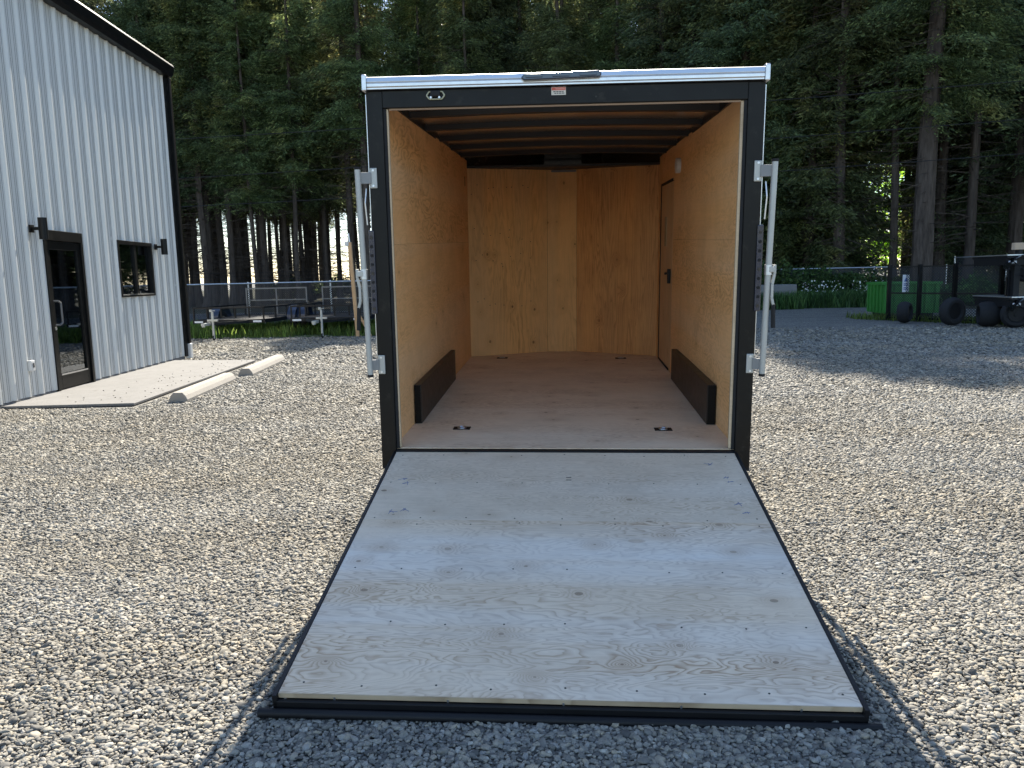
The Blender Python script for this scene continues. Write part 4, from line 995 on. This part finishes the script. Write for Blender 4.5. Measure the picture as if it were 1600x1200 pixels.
# wooden pole
t = thing('wooden_pole', 'slightly leaning pale wooden pole with a white fitting on top', 'pole', (-5.42,20.3,0))
MB().beam((0,0,0),(-.10,0,2.45),.09,.09,(0,1,0)).build('post', M['post_wood'], t, bevel=.01)
MB().beam((.32,.1,0),(.03,.02,.62),.06,.03,(0,1,0)).build('brace', M['post_wood'], t)
MB().tube((-.17,-.02,2.36),(-.17,-.02,2.46),.06,n=12).build('lamp_head', M['white_plastic'], t, smooth=True)
MB().tube((-.10,0,2.44),(-.12,0,2.68),.022,n=8).build('pipe', M['galv'], t, smooth=True)

# right: loose wheels and stacked trailers
def loose_wheel(loc, r_, wd, rz, lab):
    t = thing('spare_wheel', lab, 'wheel', loc, rz, 'loose wheels by the enclosure')
    MB().torus((0,0,r_),(0,1,0),r_*.72,r_*.28,30,10,wd/(r_*.56)).build('tyre', M['rubber'], t, smooth=True)
    MB().tube((0,-wd*.3,r_),(0,wd*.3,r_),r_*.5,n=24).build('rim', M['black_rough'], t, smooth=True)
loose_wheel((9.72,20.35,0), .36, .26, .35, 'large black tyre leaning in front of the mesh enclosure')
loose_wheel((9.15,21.75,0), .29, .3, .9, 'smaller black tyre beside the enclosure, left of the large one')
loose_wheel((10.35,19.9,0), .31, .45, 1.3, 'wide dark tyre just left of the stacked trailers')
def stack_trailer(loc, rz, label, wheels=True):
    t = thing('stacked_trailer', label, 'trailer', loc, rz, 'trailers stacked at the right edge')
    MB().box((0,0,.66),(3.2,1.6,.72)).build('deck', M['black_rough'], t, bevel=.004)
    MB().box((-.012,-.012,.722),(3.2,1.6,.745)).build('deck_edge', M['galv'], t)
    mb = MB(); mb.box((.0,.05,.50),(.08,1.5,.655)); mb.box((.09,.05,.50),(3.2,.13,.655)); mb.build('frame', M['black_rough'], t)
    if wheels:
        wheel(.25,.22,.33,.33,.22,t,(.35,.94,0),'black_rough'); wheel(1.9,.12,.33,.33,.22,t,(0,1,0),'black_rough')
    F_ = [(.45+.52*math.cos(a), .33+.42*math.sin(a)) for a in np.linspace(.1,math.pi-.2,9)]
    mb = MB()
    for (a,b),(c,d) in zip(F_[:-1],F_[1:]): mb.add([(a,-.18,b),(c,-.18,d),(c,.1,d),(a,.1,b)],[(0,1,2,3)])
    mb.build('fender', M['black_body'], t, smooth=True)
    mb = MB(); mb.beam((.35,-.15,.28),(.95,-.22,.36),.07,.06); mb.tube((.95,-.22,.2),(.95,-.22,.62),.03); mb.box((.85,-.3,.16),(1.05,-.16,.2)); mb.build('coupler', M['bar'], t, bevel=.006)
    MB().box((1.1,-.06,.30),(1.9,-.04,.62)).build('mudguard', M['navy'], t, bevel=.01)
    if wheels: MB().box((.05,.34,.746),(3.1,.38,1.20)).build('stake_side', M['black_body'], t, bevel=.004)
    for k in range(5 if wheels else 0): MB().box((.08+k*.7,.30,.746),(.14+k*.7,.339,1.36)).build('stake', M['black_rough'], t)
    for k in range(4): MB().box((.55+k*.62,-.05,.40),(.62+k*.62,.02,.655)).build('gusset', M['black_rough'], t)
    MB().path([(.1,-.03,.6),(.3,-.10,.42),(.62,-.12,.38),(.9,-.05,.5)], .012, 6).build('wiring', M['rubber'], t, smooth=True)
    MB().box((.02,-.03,.54),(.20,-.0125,.60)).build('plate', M['sign_white'], t, bevel=.002)
    return t
stack_trailer((10.45,19.1,0), .05, 'black trailer with a silver deck edge at the bottom of the stack on the right')
u_ = stack_trailer((10.35,19.2,.98), .0, 'upper black trailer resting on another at the right edge, under the timber', False)
wheel(.55,.25,.40,.30,.24,u_,(.5,.86,0),'black_rough'); wheel(1.5,.1,.40,.30,.24,u_,(0,1,0),'black_rough')
t = thing('timber_bundle', 'short pale timber beam lying on top of the stacked trailers', 'timber', (10.55,19.3,1.745))
MB().box((0,0,.09),(1.6,.14,.25)).build('beam', M['beam_wood'], t, bevel=.01)
for x in (.1,.45,.8,1.15): MB().box((x,.0,.0),(x+.09,.16,.089)).build('spacer', M['black_rough'], t)
MB().tube((.42,-.004,.17),(.42,-.0005,.17),.035,n=12).build('stamp', M['black_rough'], t)
for (x,y,z) in ((10.55,19.25,1.0),(11.9,19.3,1.0)):
    t = MB().box((x,y,.747),(x+.14,y+.14,1.478)).build('prop_block', M['black_rough'], bevel=.01)
    tag(t, 'black prop between the two stacked trailers, nearer the enclosure' if x<11 else 'black prop between the two stacked trailers, at the frame edge', 'prop')

# ================================================================ OVERHEAD CABLES
def cable(p, q, sag, label):
    p, q = Vector(p), Vector(q); n = 20; pts = [p.lerp(q, i/n) - Vector((0,0,sag*4*(i/n)*(1-i/n))) for i in range(n+1)]
    o = MB().path(pts, .014, 5).build('overhead_cable', M['rubber'], smooth=True); tag(o, label, 'cable', 'cables in front of the wood')
cable((-40,30,6.75),(30,30,8.6), .5, 'highest overhead cable crossing in front of the trees')
cable((-40,30,5.05),(30,30,7.3), .4, 'middle overhead cable crossing in front of the trees')
cable((-40,30,4.2),(30,30,6.1), .5, 'lowest overhead cable crossing in front of the trees')
print('trees', n_tree)
